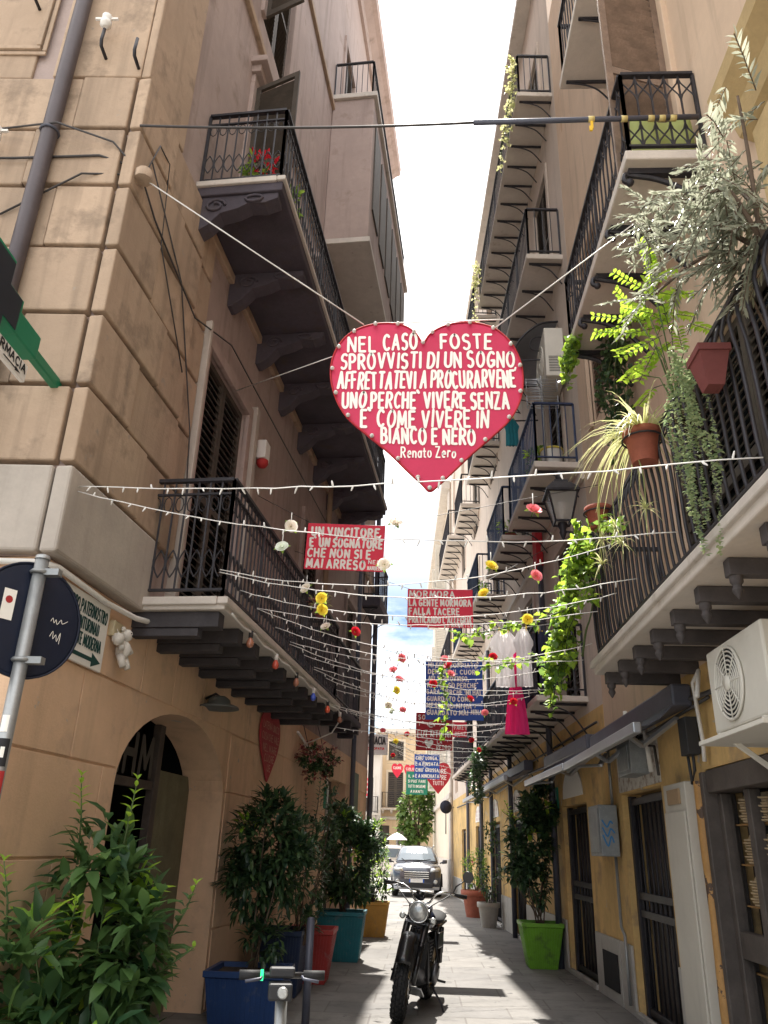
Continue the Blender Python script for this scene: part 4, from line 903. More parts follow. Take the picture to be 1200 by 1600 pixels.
# ------------------------------------------------------------------ wall signs and road signs
t = T('direction_sign', 'white street direction panel with green lettering and arrow on the left corner wall', 'sign', FL.p(sL(5.3), .03, 2.7))
sA, sB = .06, sL(5.72)
q = MB(); q.box(sA, sB, .016, .04, 2.68, 3.17, FL); t.part(q, 'panel', 'white', bev=.004)
q = MB(); f = lambda u, v, l: FL.p(u, .0415 + .0003 * l, v)
letters(q, 'ALESSANDRO PATERNOSTRO', sA + .03, sB - .03, 3.03, .085, .0075, f, jit=0); letters(q, '(CINTURINAI)', sB - .50, sB - .13, 2.92, .08, .0075, f, jit=0); letters(q, "D'ARTE MODERNA", sB - .55, sB - .06, 2.81, .08, .0075, f, jit=0)
q.quad(f(sA + .1, 2.725, 0), f(sB - .17, 2.725, 0), f(sB - .17, 2.755, 0), f(sA + .1, 2.755, 0)); q.add([f(sB - .17, 2.69, 0), f(sB - .03, 2.74, 0), f(sB - .17, 2.79, 0)], [(0, 1, 2)])
t.part(q, 'lettering', 'inkgreen', recalc=False)
t = T('round_road_sign', 'dark round road sign seen from behind on a grey stickered pole at the left edge', 'road sign', (-2.03, 3.9, 0))
q = MB(); q.tube([(-2.03, 3.9, 0), (-2.03, 3.9, 2.92)], .036, 14); q.lathe([(.04, 0), (.036, .02), (.01, .03)], (-2.03, 3.9, 2.92), (0, 0, 1), 14); t.part(q, 'pole', 'steel')
dn = Vector((.85, -.53, 0)).normalized(); dx = Vector((.53, .85, 0)).normalized(); dc = Vector((-2.065, 3.945, 2.60))
q = MB(); q.lathe([(.30, 0), (.30, .012), (.285, .016), (.0, .017)], dc, dn, 40); q.lathe([(.308, -.006), (.308, .018), (.298, .018), (.298, -.006)], dc, dn, 40); t.part(q, 'disc', 'signback')
q = MB(); g = lambda u, v, l: dc + dn * (.0195 + .0003 * l) + dx * u + Vector((0, 0, v))
ribbon(q, catmull([(.12, .02), (.13, .04), (.14, .015), (.15, .035), (.16, .01), (.18, .04), (.19, .02), (.22, .04)], 3), .0016, g, 1); ribbon(q, catmull([(.13, -.06), (.145, -.03), (.15, -.07), (.165, -.045), (.175, -.08), (.19, -.03), (.19, -.09)], 3), .0016, g, 2)
t.part(q, 'marker_scrawl', 'letter', recalc=False)
q = MB()
for z in (2.83, 2.36): q.box(-2.03, -1.92, 3.88, 3.93, z, z + .035); q.tube([(-2.03 + .04 * cos(a), 3.9 + .04 * sin(a), z + .018) for a in [k * pi / 6 for k in range(12)]], .012, 5, False, True)
t.part(q, 'clamp', 'steel')
q = MB(); q.add([g(-.17, -.03, 0), g(-.10, -.03, 0), g(-.10, .13, 0), g(-.17, .13, 0)], [(0, 1, 2, 3)]); st = t.part(q, 'sticker', 'letter', recalc=False)
q = MB(); q.lathe([(.02, 0), (.02, .0008)], g(-.135, .075, 2), dn, 12); t.part(q, 'sticker_dot', 'inkred', st)
def pole_wrap(z0, z1, a0, a1, m, par=None, r=.0368):
    q = MB(); P = [(-2.03 + r * cos(radians(a)), 3.9 + r * sin(radians(a))) for a in range(a0, a1 + 1, 10)]
    for a, b in zip(P, P[1:]): q.quad((*a, z0), (*b, z0), (*b, z1), (*a, z1))
    return t.part(q, 'sticker', m, par, recalc=False)
pole_wrap(1.86, 1.99, 250, 340, 'ink'); pole_wrap(1.72, 1.84, 260, 350, 'inkred'); pole_wrap(2.02, 2.1, 240, 300, 'letter'); pole_wrap(1.5, 1.66, 250, 340, 'ink'); pole_wrap(1.54, 1.6, 270, 320, 'letter', None, .0374); pole_wrap(1.9, 1.95, 280, 315, 'letter', None, .0374)
# pharmacy cross on the near face
t = T('pharmacy_cross', 'green pharmacy cross with dark panel and white arrow plate on the left corner', 'shop sign', (-2.6, 4.7, 4.3))
cy, cz, a, b = 3.70, 4.57, .125, .30
cr = [(-a, -b), (a, -b), (a, -a), (b, -a), (b, a), (a, a), (a, b), (-a, b), (-a, a), (-b, a), (-b, -a), (-a, -a)]
q = MB(); q.prism([(-2.70, cy + u, cz + v) for u, v in cr], (.15, 0, 0)); t.part(q, 'case', 'crossgreen', bev=.006)
q = MB(); q.prism([(-2.549, cy + u * .9, cz + v * .9) for u, v in cr], (.004, 0, 0)); t.part(q, 'led_panel', 'led')
q = MB(); q.box(-2.71, -2.56, 4.005, 4.30, 4.455, 4.63); q.box(-2.66, -2.60, 4.30, 4.76, 4.5, 4.58); t.part(q, 'bracket_case', 'crossgreen', bev=.01)
q = MB(); q.box(-2.60, -2.57, 3.74, 4.24, 4.245, 4.365); pl = t.part(q, 'arrow_plate', 'white', bev=.004)
q = MB(); f = lambda u, v, l: Vector((-2.5685 + .0003 * l, u, v))
letters(q, 'FARMACIA', 3.77, 4.22, 4.295, .055, .007, f, jit=0, gap=.24); q.quad(f(3.95, 4.263, 0), f(4.1, 4.263, 0), f(4.1, 4.273, 0), f(3.95, 4.273, 0)); q.add([f(4.1, 4.252, 0), f(4.17, 4.268, 0), f(4.1, 4.284, 0)], [(0, 1, 2)])
t.part(q, 'lettering', 'ink', pl, recalc=False)
# far pharmacy sign
t = T('pharmacy_sign', 'grey projecting shop sign with dark lettering at the far end of the left palazzo', 'shop sign', (-1.5, 20.2, 3.7))
q = MB(); q.box(-1.52, -.80, 20.17, 20.25, 3.66, 4.15); t.part(q, 'panel', mat('grey_sign', (.42, .42, .42), .6, var=.06), bev=.006)
q = MB(); f = lambda u, v, l: Vector((u, 20.168 - .0004 * l, v)); letters(q, 'FARMACIA', -1.46, -.85, 3.91, .17, .016, f, jit=0); t.part(q, 'lettering', 'ink', recalc=False)
q = MB(); letters(q, 'OMEOPATIA', -1.3, -.88, 3.78, .05, .007, f, jit=0); t.part(q, 'small_lettering', 'inkred', recalc=False)
q = MB(); q.bar((-1.4, 20.21, 4.05), (-1.4, 19.3, 4.05), .04); q.bar((-1.4, 20.21, 3.75), (-1.4, 19.3, 3.75), .04); t.part(q, 'arm', 'iron')
q = MB(); q.box(sL(14.35), sL(14.55), .001, .03, 2.15, 2.5, FL); single(q, 'wall_plate', 'green', 'green plate on the left wall next to the white conduit', 'sign', FL.p(sL(14.45), .01, 2.15))
q = MB(); q.box(sL(17.3), sL(17.9), .02, .05, 1.9, 3.0, FL); single(q, 'menu_board', mat('green_board', (.02, .07, .05), .6), 'tall dark green menu board on the left wall beyond the shop door', 'sign', FL.p(sL(17.6), .01, 1.9), bev=.004)
q = MB(); q.box(sL(17.0), sL(17.9), .02, .05, 1.5, 1.86, FL); single(q, 'poster', 'darkred', 'dark red poster under the tall green menu board', 'poster', FL.p(sL(17.4), .01, 1.5))
t = T('round_road_sign', 'far round road sign seen from behind, bracketed at the right end of the alley', 'road sign', (1.3, 32.2, 2.6))
q = MB(); q.lathe([(.24, 0), (.24, .02), (.01, .022)], (1.0, 32.1, 3.05), (.35, -.95, 0), 24); t.part(q, 'disc', 'signback')
q = MB(); q.tube([(1.0, 32.14, 3.05), (1.33, 32.2, 3.05)], .025, 6); q.tube([(1.0, 32.16, 2.1), (1.0, 32.16, 3.3)], .025, 6); t.part(q, 'bracket', 'steel')
# wall lamp and plush toy
t = T('wall_lamp', 'grey enamel dish lamp on the orange wall above the arched doorway', 'lamp', FL.p(sL(8.05), .02, 2.8))
q = MB(); c = FL.p(sL(8.05), .16, 2.80); q.lathe([(.02, .12), (.07, .12), (.11, .09), (.12, .05), (.20, .02), (.21, 0), (.19, .005), (.10, .04)], c, (0, 0, 1), 20); t.part(q, 'shade', mat('enamel_grey', (.13, .14, .14), .5, .1))
q = MB(); q.tube([FL.p(sL(8.05), .015, 2.9), FL.p(sL(8.05), .12, 2.95), FL.p(sL(8.05), .16, 2.92)], .014, 6); t.part(q, 'arm', 'iron')
t = T('plush_toy', 'small dirty white plush toy hanging on the wall beside the street panel', 'plush toy', FL.p(sL(5.93), .06, 2.8))
q = MB(); c = FL.p(sL(5.93), .085, 2.9); ay = FL.d
q.ball(c, .062, 12, (1, .8, 1.2)); q.ball(c + Vector((0, 0, .115)) + FL.n * .01, .05, 12)
for sg in (1, -1): q.ball(c + ay * .045 * sg + Vector((0, 0, .155)), .02, 8); q.tube([c + ay * .04 * sg + Vector((0, 0, .05)), c + ay * .09 * sg + FL.n * .03 + Vector((0, 0, -.01))], [.026, .02], 8); q.tube([c + ay * .03 * sg + Vector((0, 0, -.05)), c + ay * .045 * sg + FL.n * .04 + Vector((0, 0, -.14))], [.032, .024], 8)
t.part(q, 'body', 'plush')
q = MB()
for sg in (1, -1): q.ball(c + Vector((0, 0, .125)) + ay * .018 * sg + FL.n * .058, .006, 6)
q.ball(c + Vector((0, 0, .11)) + FL.n * .06, .008, 6); t.part(q, 'face', 'ink')
q = MB(); q.ball(c + FL.n * 0 + ay * -.11 + Vector((0, 0, .06)), .05, 10); q.tube([c + ay * -.11 + Vector((0, 0, .1)), FL.p(sL(5.85), .02, 3.1)], .004, 4); t.part(q, 'tied_ball', 'plush')
q = MB(); q.box(sL(5.78), sL(5.95), .001, .06, 2.98, 3.1, FL); single(q, 'junction_box', mat('yellowed_box', (.5, .43, .28), .6), 'yellowed plastic junction box right of the street panel', 'junction box', FL.p(sL(5.86), .02, 2.98), bev=.008)

# ------------------------------------------------------------------ coloured party bulbs under the left balcony
t = T('party_bulb_cable', 'loose white cable with coloured bulbs along the edge of the low left balcony', 'party lights', FL.p(sL(6.1), .82, 3.3))
cb = [FL.p(sL(6.2) + k * .33, .835, 3.26 - .03 * (k % 2)) for k in range(16)] + [FL.p(sL(11.3), .7, 3.0), FL.p(sL(11.8), .2, 2.9), FL.p(sL(13.0), .06, 2.95)]
q = MB(); q.tube(catmull([tuple(p) for p in cb], 2), .009, 5); t.part(q, 'cable', 'whitecable')
for k, cn in enumerate(('amber', 'red', 'amber', 'blue', 'orange', 'amber')):
    p = FL.p(sL(6.75) + k * .88, .835, 3.2)
    q = MB(); q.tube([p + Vector((0, 0, .06)), p], .02, 8); so = t.part(q, 'socket', 'white' if k % 2 else 'plastic')
    q = MB(); q.lathe([(.014, 0), (.03, .03), (.034, .055), (.024, .08), (.004, .09)], p, (0, 0, -1), 10); t.part(q, 'bulb', 'bulb_' + cn)

# ------------------------------------------------------------------ cables and pole high up
t = T('overhead_cable', 'taut grey cable with a dark taped rod spanning the alley near the top', 'cable', (-2.4, 4.74, 7.1))
q = MB(); q.tube(sagline((-2.4, 4.72, 7.08), (.4, 4.8, 7.15), .04), .011, 6); t.part(q, 'cable', 'cable')
q = MB(); q.tube([(.4, 4.8, 7.15), (2.25, 4.8, 7.18)], .022, 8); t.part(q, 'rod', 'pipe')
q = MB()
for x in (1.35, 1.62, 1.84, 1.93, 2.02): q.tube([(x, 4.8, 7.167), (x + .05, 4.8, 7.168)], .026, 8)
pieces(t, q, 'tape', mat('yellow_tape', (.62, .5, .2), .7))
q = MB(); q.box(1.365, 1.385, 4.79, 4.81, 7.06, 7.14); q.box(1.35, 1.375, 4.785, 4.80, 7.03, 7.08); t.part(q, 'yellow_peg', mat('yellow_peg', (.8, .5, .03), .5))

# ------------------------------------------------------------------ strings of mini lights
bulb = MB(); bulb.lathe([(.006, 0), (.0085, .012), (.007, .03), (.0045, .044), (.001, .047)], (0, 0, 0), (0, 0, -1), 6)
bulb_me = None
def light_string(p, q, sag, label, step=.13, r=.0038, two=False):
    global bulb_me
    p, q = Vector(p), Vector(q); t = T('light_string', label, 'light string', p, 'mini light strings across the alley')
    L = sagline(p, q, sag * .72, 24); m = MB(); m.tube([v + Vector((0, 0, rnd(-.006, .006))) for v in L], r, 5)
    t.part(m, 'cable', 'whitecable')
    n = int((q - p).length / step)
    for i in range(1, n):
        f = i / n + rnd(-.2, .2) / n; k = min(23, int(f * 24)); v = L[k].lerp(L[k + 1], f * 24 - k)
        if bulb_me is None: o = bulb.build('bulb', 'whitecable'); bulb_me = o.data
        else: o = bpy.data.objects.new('bulb', bulb_me); COL.objects.link(o)
        o.scale = (.8, .8, rnd(.7, .95)); o.parent = t.o; o.location = v - p; o.rotation_euler = (rnd(-.6, .6) + (pi if random.random() < .3 else 0), rnd(-.6, .6), 0)
    return t
ES = lambda Y, z=3.55: FL.p(sL(Y), .78, z)
light_string((-2.36, 4.82, 3.78), (1.58, 3.33, 3.27), .10, 'nearest mini light string, rising to the right edge of the picture')
light_string((-2.36, 4.82, 3.74), (1.58, 4.6, 3.40), .26, 'mini light string running from the left stone corner across the lower red board edge')
light_string(ES(5.95), (1.58, 5.81, 3.82), .33, 'mini light string between the left balcony corner and the spider plant railing')
light_string(ES(5.95, 3.53), (1.58, 5.58, 3.42), .25, 'mini light string just below the one from the same left balcony corner')
light_string(ES(7.03), (1.5, 6.55, 3.45), .2, 'mini light string wound with green vine at its right half, fifth from the front')
light_string(ES(7.03, 3.54), (1.5, 7.3, 3.2), .26, 'mini light string passing in front of the MORMORA board foot')
light_string(ES(8.32), (1.45, 7.9, 3.35), .22, 'mini light string above the white laundry, tied to a left baluster')
light_string(ES(8.32, 3.53), (1.5, 9.3, 3.3), .26, 'mini light string at the top edge of the tall blue board')
light_string(ES(9.56), (1.5, 10.3, 3.45), .22, 'mini light string crossing the upper lines of the tall blue board')
light_string(ES(9.56, 3.52), (1.5, 11.3, 3.35), .26, 'mini light string crossing the middle of the tall blue board')
light_string(ES(11.05), (1.45, 11.4, 3.5), .16, 'mini light string at the far corner of the low left balcony')
light_string(ES(11.05, 3.3), (1.45, 12.6, 3.4), .16, 'mini light string crossing the foot of the tall blue board', .18)
for yl, zl, yr, xr, zr, sg, lb in ((9.0, 3.56, 8.6, 1.5, 3.42, .3, 'slack mini light string sagging over the foot of the MORMORA board'), (10.3, 3.56, 10.9, 1.48, 3.5, .3, 'slack mini light string over the third line of the tall blue board'),
        (7.7, 3.55, 7.1, 1.55, 3.3, .34, 'slack mini light string with the lone red rose left of the sky gap'), (6.5, 3.55, 6.2, 1.58, 3.5, .3, 'slack mini light string holding the upper yellow rose pair'), (10.7, 3.3, 11.9, 1.4, 3.3, .2, 'tight mini light string over the sixth line of the tall blue board'), (11.1, 3.05, 12.0, 1.4, 3.25, .15, 'lowest mini light string at the left balcony far corner')):
    light_string(ES(yl, zl), (xr, yr, zr), sg, lb)
for k, (yl, yr, z) in enumerate(((12.4, 13.2, 3.5), (12.4, 14.4, 3.45), (14.0, 15.4, 3.5), (14.0, 16.8, 3.5), (15.6, 17.6, 3.55), (16.8, 18.8, 3.55), (17.6, 20.4, 3.6), (18.4, 22, 3.6), (19.2, 23.8, 3.6))):
    light_string(FL.p(sL(yl), .76, z), FR2.p(s2(yr), .66, z - .05), .14, ('far mini light string over the pink dress', 'far mini light string under the pink dress hem', 'far mini light string above the dark red square board', 'far mini light string across the dark red square board', 'far mini light string under the dark red square board', 'far mini light string above the small blue board', 'far mini light string across the small blue board', 'far mini light string over the green board', 'farthest mini light string before the square')[k], .2, .0045)

# ------------------------------------------------------------------ artificial flowers on the strings
def rose_meshes():
    b = MB(); b.smooth = True
    for ring, (n, r, h, tilt) in enumerate(((3, .012, .034, .1), (4, .022, .036, .35), (5, .034, .034, .7), (6, .046, .028, 1.05))):
        for i in range(n):
            a = 2 * pi * i / n + ring * .5; w = 2.4 * pi / n
            P = []
            for j in range(4):
                v = j / 3; rr = r * (.35 + .65 * v) + sin(tilt) * h * v * .6; z = h * cos(tilt * .8) * v + .005
                for k in range(4):
                    aa = a + w * (k / 3 - .5) * (1 - .25 * (v > .9)); P.append((rr * cos(aa), rr * sin(aa), z - .004 * abs(k - 1.5) * v))
            b.add(P, [(j * 4 + k, j * 4 + k + 1, j * 4 + 5 + k, j * 4 + 4 + k) for j in range(3) for k in range(3)])
    g = MB()
    for i in range(4):
        a = i * pi / 2 + .3; leaf(g, Vector((0, 0, 0)), Vector((cos(a), sin(a), .1)), Vector((0, 0, 1)), .075, .035)
    g.tube([(0, 0, .01), (0, 0, -.05)], .004, 5)
    return b, g
rb, rg = rose_meshes(); RB = RG = None
CN = dict(r='red', p='pink', w='white', y='yellow', g='greenish white')
FLW = [(-.94, 5.20, 3.65, 'w', 'near the left balcony front'), (-.19, 5.20, 3.68, 'w', 'right of the winner board top corner'), (.64, 4.20, 3.36, 'p', 'under the street lantern'), (-.99, 5.20, 3.49, 'g', 'with long leaves against the left balcony railing'), (.49, 5.30, 3.40, 'y', 'left of the pink one under the lantern'), (.83, 5.50, 3.40, 'p', 'near the hanging vine'), (-.26, 5.20, 3.37, 'w', 'at the lower right corner of the winner board'), (-.92, 6.00, 3.44, 'w', 'below the winner board, beside a yellow pair'), (-.79, 6.00, 3.36, 'y', 'below the winner board, upper of a pair'), (-.79, 6.02, 3.27, 'y', 'below the winner board, lower of a pair'), (-.87, 7.00, 3.39, 'w', 'on the string under the yellow pair'), (-.60, 7.00, 3.35, 'r', 'alone left of the sky gap'), (-.20, 8.00, 3.34, 'p', 'highest of the pale ones in the sky gap'), (-.30, 8.60, 3.34, 'p', 'left one of two in the sky gap beside the blue board'), (-.24, 8.80, 3.28, 'p', 'lower of two in the sky gap beside the blue board'), (-.29, 9.40, 3.27, 'y', 'hanging in the sky gap below the pink pair'), (-.40, 10.00, 3.19, 'w', 'with drooping leaves low in the sky gap'), (-.23, 10.40, 3.20, 'p', 'low in the sky gap left of the blue board foot'), (-.38, 10.80, 3.24, 'g', 'lowest pale one in the sky gap'), (.51, 6.20, 3.48, 'y', 'pair right of the MORMORA board'), (.28, 8.00, 3.27, 'r', 'at the top of the blue board'), (.91, 6.60, 3.38, 'y', 'above the hanging white laundry'), (.26, 8.60, 3.47, 'p', 'over the first line of the blue board'), (.33, 8.70, 3.33, 'p', 'over the second line of the blue board'), (.14, 9.00, 3.28, 'r', 'over the third line of the blue board'), (.57, 9.20, 3.15, 'r', 'over the fifth line of the blue board'), (.80, 10.00, 3.12, 'p', 'right of the blue board foot'), (1.10, 9.50, 3.18, 'r', 'on the pink dress'), (-.21, 13.00, 3.23, 'r', 'left of the dark red square board'), (-.60, 13.00, 3.28, 'p', 'small far one above the beige palazzo roof'), (-.42, 14.00, 3.24, 'y', 'far one over the beige palazzo'), (.82, 13.00, 3.16, 'r', 'right of the dark red square board'), (.78, 8.50, 3.48, 'r', 'left of the white laundry'), (1.07, 15.00, 3.24, 'r', 'far one over the bracketed balcony'), (-.56, 17.00, 3.32, 'r', 'far one left over the square')]
for x, y, z, c, where in FLW:
    t = T('artificial_rose', f"{CN[c]} artificial rose {where}", 'artificial flower', (x, y, z), 'artificial flowers on the light strings')
    if RB is None: b_ = rb.build('bloom', 'rose_w', recalc=False).data; g_ = rg.build('leaves', 'leaf_vine', recalc=False).data; RB = b_; RG = g_; [bpy.data.objects.remove(o) for o in list(COL.objects) if o.data in (b_, g_)]
    me = RB.copy() if c != 'w' else RB; me.materials[0] = M['rose_' + c]
    o = bpy.data.objects.new('bloom', me); COL.objects.link(o); o.parent = t.o; rot = (rnd(.9, 1.6), rnd(-.5, .5), rnd(-.6, .6)); o.rotation_euler = rot; o.scale = (.8,) * 3
    o = bpy.data.objects.new('leaves', RG); COL.objects.link(o); o.parent = t.o; o.rotation_euler = rot; o.scale = (.85,) * 3
    q = MB(); q.tube([(x, y, z), (x, y, z + .11)], .003, 4); t.part(q, 'tie', 'whitecable')

# ------------------------------------------------------------------ planters and plants
def planter(label, x0, x1, y0, y1, h, m, taper=.78, rot=0, name='planter', group='square planters along the alley'):
    cx, cy = (x0 + x1) / 2, (y0 + y1) / 2; wx, wy = (x1 - x0) / 2, (y1 - y0) / 2
    t = T(name, label, 'planter', (cx, cy, .004), group); t.o.rotation_euler = (0, 0, rot)
    def ring(k, z): return [Vector((cx + a * wx * k, cy + b * wy * k, z)) for a, b in ((-1, -1), (1, -1), (1, 1), (-1, 1))]
    q = MB(); q.loft([ring(taper, .004), ring(1, h - .05)])
    for v in q.sm: pass
    q.sm = [False] * len(q.f)
    b0, b1 = ring(taper, .02), ring(.99, h - .06)      # fluted sides
    for s in range(4):
        A0, A1, B0, B1 = b0[s], b0[(s + 1) % 4], b1[s], b1[(s + 1) % 4]; out = ((A0 + A1) / 2 - Vector((cx, cy, .02))); out.z = 0; out.normalize()
        n = 14
        for k in range(n):
            f = (k + .5) / n; q.bar(A0.lerp(A1, f) + out * .003, B0.lerp(B1, f) + out * .003, (A1 - A0).length / n * .55, .012, up=tuple(out))
    t.part(q, 'pot', m)
    q = MB(); R0, R1, R2, R3 = ring(1.0, h - .06), ring(1.06, h - .05), ring(1.06, h), ring(.94, h); q.loft([R0, R1, R2, R3, ring(.92, h - .06)], close=False); q.sm = [False] * len(q.f); t.part(q, 'rim', m)
    q = MB(); r = ring(.925, h - .045); q.add(r, [(0, 1, 2, 3)]); t.part(q, 'soil', 'soil')
    return t
def plant(label, base, blobs, clumps, per, ln, w, m, young=None, yfrac=.1, nst=10, stem='bark', cat='plant', name='potted_plant', spread=.09, up=.35, sr=.012, extra=None, group=None):
    t = T(name, label, cat, base, group); q = MB(); yq = MB()
    tips = foliage(q, blobs, clumps, per, ln, w, spread, up, yq if young else None, yfrac)
    st = MB(); stems(st, base, tips, sr, nst)
    if extra: extra(q, yq, st)
    t.part(q, 'leaves', m, recalc=False)
    if young and yq.v: t.part(yq, 'young_leaves', young, recalc=False)
    if st.v: t.part(st, 'stems', stem)
    return t
# big bush in front of the arch
def sprigs(lst, ln, w):
    def f(q, yq, st):
        for x0, y0, z0, x1, y1, z1, yg in lst:
            a, b = Vector((x0, y0, z0)), Vector((x1, y1, z1)); st.tube([a, a.lerp(b, .5) + rvec() * .02, b], [.008, .006, .003], 5)
            n = int((b - a).length / .045)
            for i in range(n + 1):
                p = a.lerp(b, i / n)
                for k in range(2):
                    an = i * 2.4 + k * pi + rnd(-.3, .3); d = Vector((cos(an), sin(an), .45 + .8 * (i / n) ** 2)); leaf(yq if (i / n > 1 - yg) else q, p, d, Vector((0, 0, 1)), ln * (1.1 - .6 * i / n), w * (1.1 - .6 * i / n), .25)
    return f
plant('big leafy green bush with lime tips in front of the left arched doorway', (-1.98, 5.45, 0), [((-2.0, 5.45, 1.0), (.36, .42, .52)), ((-1.95, 5.35, .45), (.45, .5, .45)), ((-1.7, 5.5, .95), (.22, .35, .38)), ((-2.25, 4.95, .75), (.22, .3, .45)), ((-2.05, 5.4, 1.45), (.22, .3, .28))], 150, 8, .20, .088, 'leaf_bush', 'leaf_young', .10, 12, 'stemgreen', 'bush', 'leafy_bush', .13, .25, .012,
      sprigs([(-2.15, 5.35, 1.4, -2.22, 5.35, 1.93, .4), (-1.9, 5.4, 1.4, -1.86, 5.4, 1.92, .55), (-2.3, 4.9, 1.0, -2.38, 4.85, 1.42, .3), (-1.55, 5.5, 1.0, -1.42, 5.5, 1.3, .2), (-1.6, 5.5, .8, -1.38, 5.45, .95, .1), (-2.1, 5.2, 1.0, -1.98, 5.0, 1.22, .8), (-1.8, 5.0, .3, -1.75, 4.95, .6, .6)], .13, .05))
planter('navy blue square planter nearest on the left, behind the scooter handlebar', -2.0, -1.28, 8.45, 9.15, .44, 'planterblue', .85)
plant('tall dark umbrella-leaved plant in the nearest navy blue planter', (-1.62, 8.85, .4), [((-1.62, 9.0, 1.62), (.40, .35, .50)), ((-1.75, 9.0, 1.2), (.28, .3, .35)), ((-1.35, 9.0, 1.4), (.25, .3, .45)), ((-1.55, 8.9, .7), (.2, .2, .28))], 230, 12, .13, .05, 'leaf_dark', 'leaf_young', .02, 8, spread=.13, up=.1, cat='potted tree')
plant('thin upright stems with sparse small leaves between the first planters', (-1.35, 10.2, .5), [((-1.3, 10.3, 1.3), (.22, .3, .6)), ((-1.1, 10.4, 1.9), (.16, .2, .35)), ((-1.35, 10.2, .75), (.25, .25, .2))], 80, 9, .10, .042, 'leaf_dark', None, 0, 14, spread=.09, extra=sprigs([(-1.3, 10.2, 1.6, -1.22, 10.2, 2.35, 0), (-1.2, 10.2, 1.5, -1.0, 10.2, 2.25, 0), (-1.35, 10.2, 1.4, -1.4, 10.2, 2.2, 0)], .1, .035))
planter('dark navy planter against the left wall behind the nearest blue one', -1.78, -1.32, 9.95, 10.6, .66, 'planternavy', .85)
planter('red square planter between the navy and the teal planters', -1.62, -1.06, 10.9, 11.5, .6, 'planterred', .72)
planter('teal square planter with fluted sides under the dark shrub on the left', -1.5, -.82, 13.0, 13.7, .66, 'planterteal', .8)
plant('dense dark shrub in the teal planter on the left', (-1.15, 13.35, .6), [((-1.1, 13.3, 1.45), (.42, .4, .62)), ((-.78, 13.3, 1.7), (.22, .3, .3)), ((-1.25, 13.4, 1.9), (.28, .3, .3)), ((-1.1, 13.3, .95), (.35, .3, .25))], 230, 12, .13, .06, 'leaf_dark', 'leaf_young', .05, 12, spread=.13, cat='potted shrub', extra=sprigs([(-.65, 13.3, 1.3, -.5, 13.3, 1.55, .9), (-.9, 13.3, 1.6, -.6, 13.2, 1.95, .8)], .1, .05))
planter('orange square planter at the end of the left row of planters', -1.12, -.58, 16.6, 17.15, .6, 'planterorange', .74)
plant('sparse shrub with a few lime leaves in the orange planter', (-.88, 16.85, .55), [((-.85, 16.9, 1.1), (.25, .25, .5)), ((-.75, 16.9, .75), (.2, .2, .2)), ((-.95, 16.9, 1.75), (.2, .2, .3))], 55, 9, .12, .055, 'leaf_dark', 'leaf_young', .35, 9, spread=.12)
planter('lime green square planter on the right by the far gate', 1.52, 2.1, 13.0, 13.6, .6, 'lime', .68)
plant('tall dark green shrub in the lime green planter on the right', (1.82, 13.3, .55), [((1.72, 13.3, 1.75), (.36, .32, .55)), ((1.9, 13.3, 2.2), (.28, .3, .4)), ((1.55, 13.2, 1.4), (.25, .3, .35)), ((1.8, 13.4, 1.1), (.22, .25, .3))], 240, 12, .13, .06, 'leaf_dark', 'leaf_lime', .02, 10, spread=.11, cat='potted shrub', extra=sprigs([(1.5, 13.2, 2.0, 1.28, 13.1, 2.12, 1), (1.5, 13.2, 1.95, 1.33, 13.1, 2.25, 1)], .11, .05))
def pot(label, x, y, z, r, h, m='terracotta', name='flower_pot', cat='flower pot', group=None):
    t = T(name, label, cat, (x, y, z), group); q = MB(); q.lathe([(r * .68, 0), (r * .92, h * .8), (r * .95, h * .82)], (x, y, z), n=20); t.part(q, 'pot', m)
    q = MB(); q.lathe([(r * .96, h * .78), (r * 1.06, h * .8), (r * 1.06, h), (r * .95, h), (r * .92, h * .9)], (x, y, z), n=20); t.part(q, 'rim', m)
    q = MB(); q.lathe([(r * .92, h * .9), (0, h * .92)], (x, y, z), n=14); t.part(q, 'soil', 'soil'); return t
pot('round terracotta tub standing by the right wall beyond the lime planter', 1.45, 22.4, .004, .36, .62)
plant('green shrub with pink flowers in the round terracotta tub at the far right', (1.45, 22.4, .55), [((1.45, 22.4, 1.15), (.35, .35, .5))], 40, 10, .1, .05, 'leaf_vine', 'rose_p', .1, 6, cat='potted shrub')
pot('grey stone pot by the dark gates at the far right of the alley', 1.55, 19.6, .004, .24, .5, 'plinth')
plant('dark climbing shrub in the grey stone pot by the far right gates', (1.55, 19.6, .45), [((1.6, 19.6, 1.2), (.28, .4, .75)), ((1.65, 19.7, 2.0), (.2, .3, .3))], 60, 10, .1, .05, 'leaf_dark', None, 0, 6, cat='potted shrub')
plant('low leafy plant in an earth bed at the far left corner by the car', (-1.1, 19.8, 0), [((-1.0, 19.9, .9), (.3, .4, .5)), ((-.85, 19.8, 1.5), (.2, .25, .35))], 46, 9, .11, .05, 'leaf_vine', 'leaf_young', .2, 8)
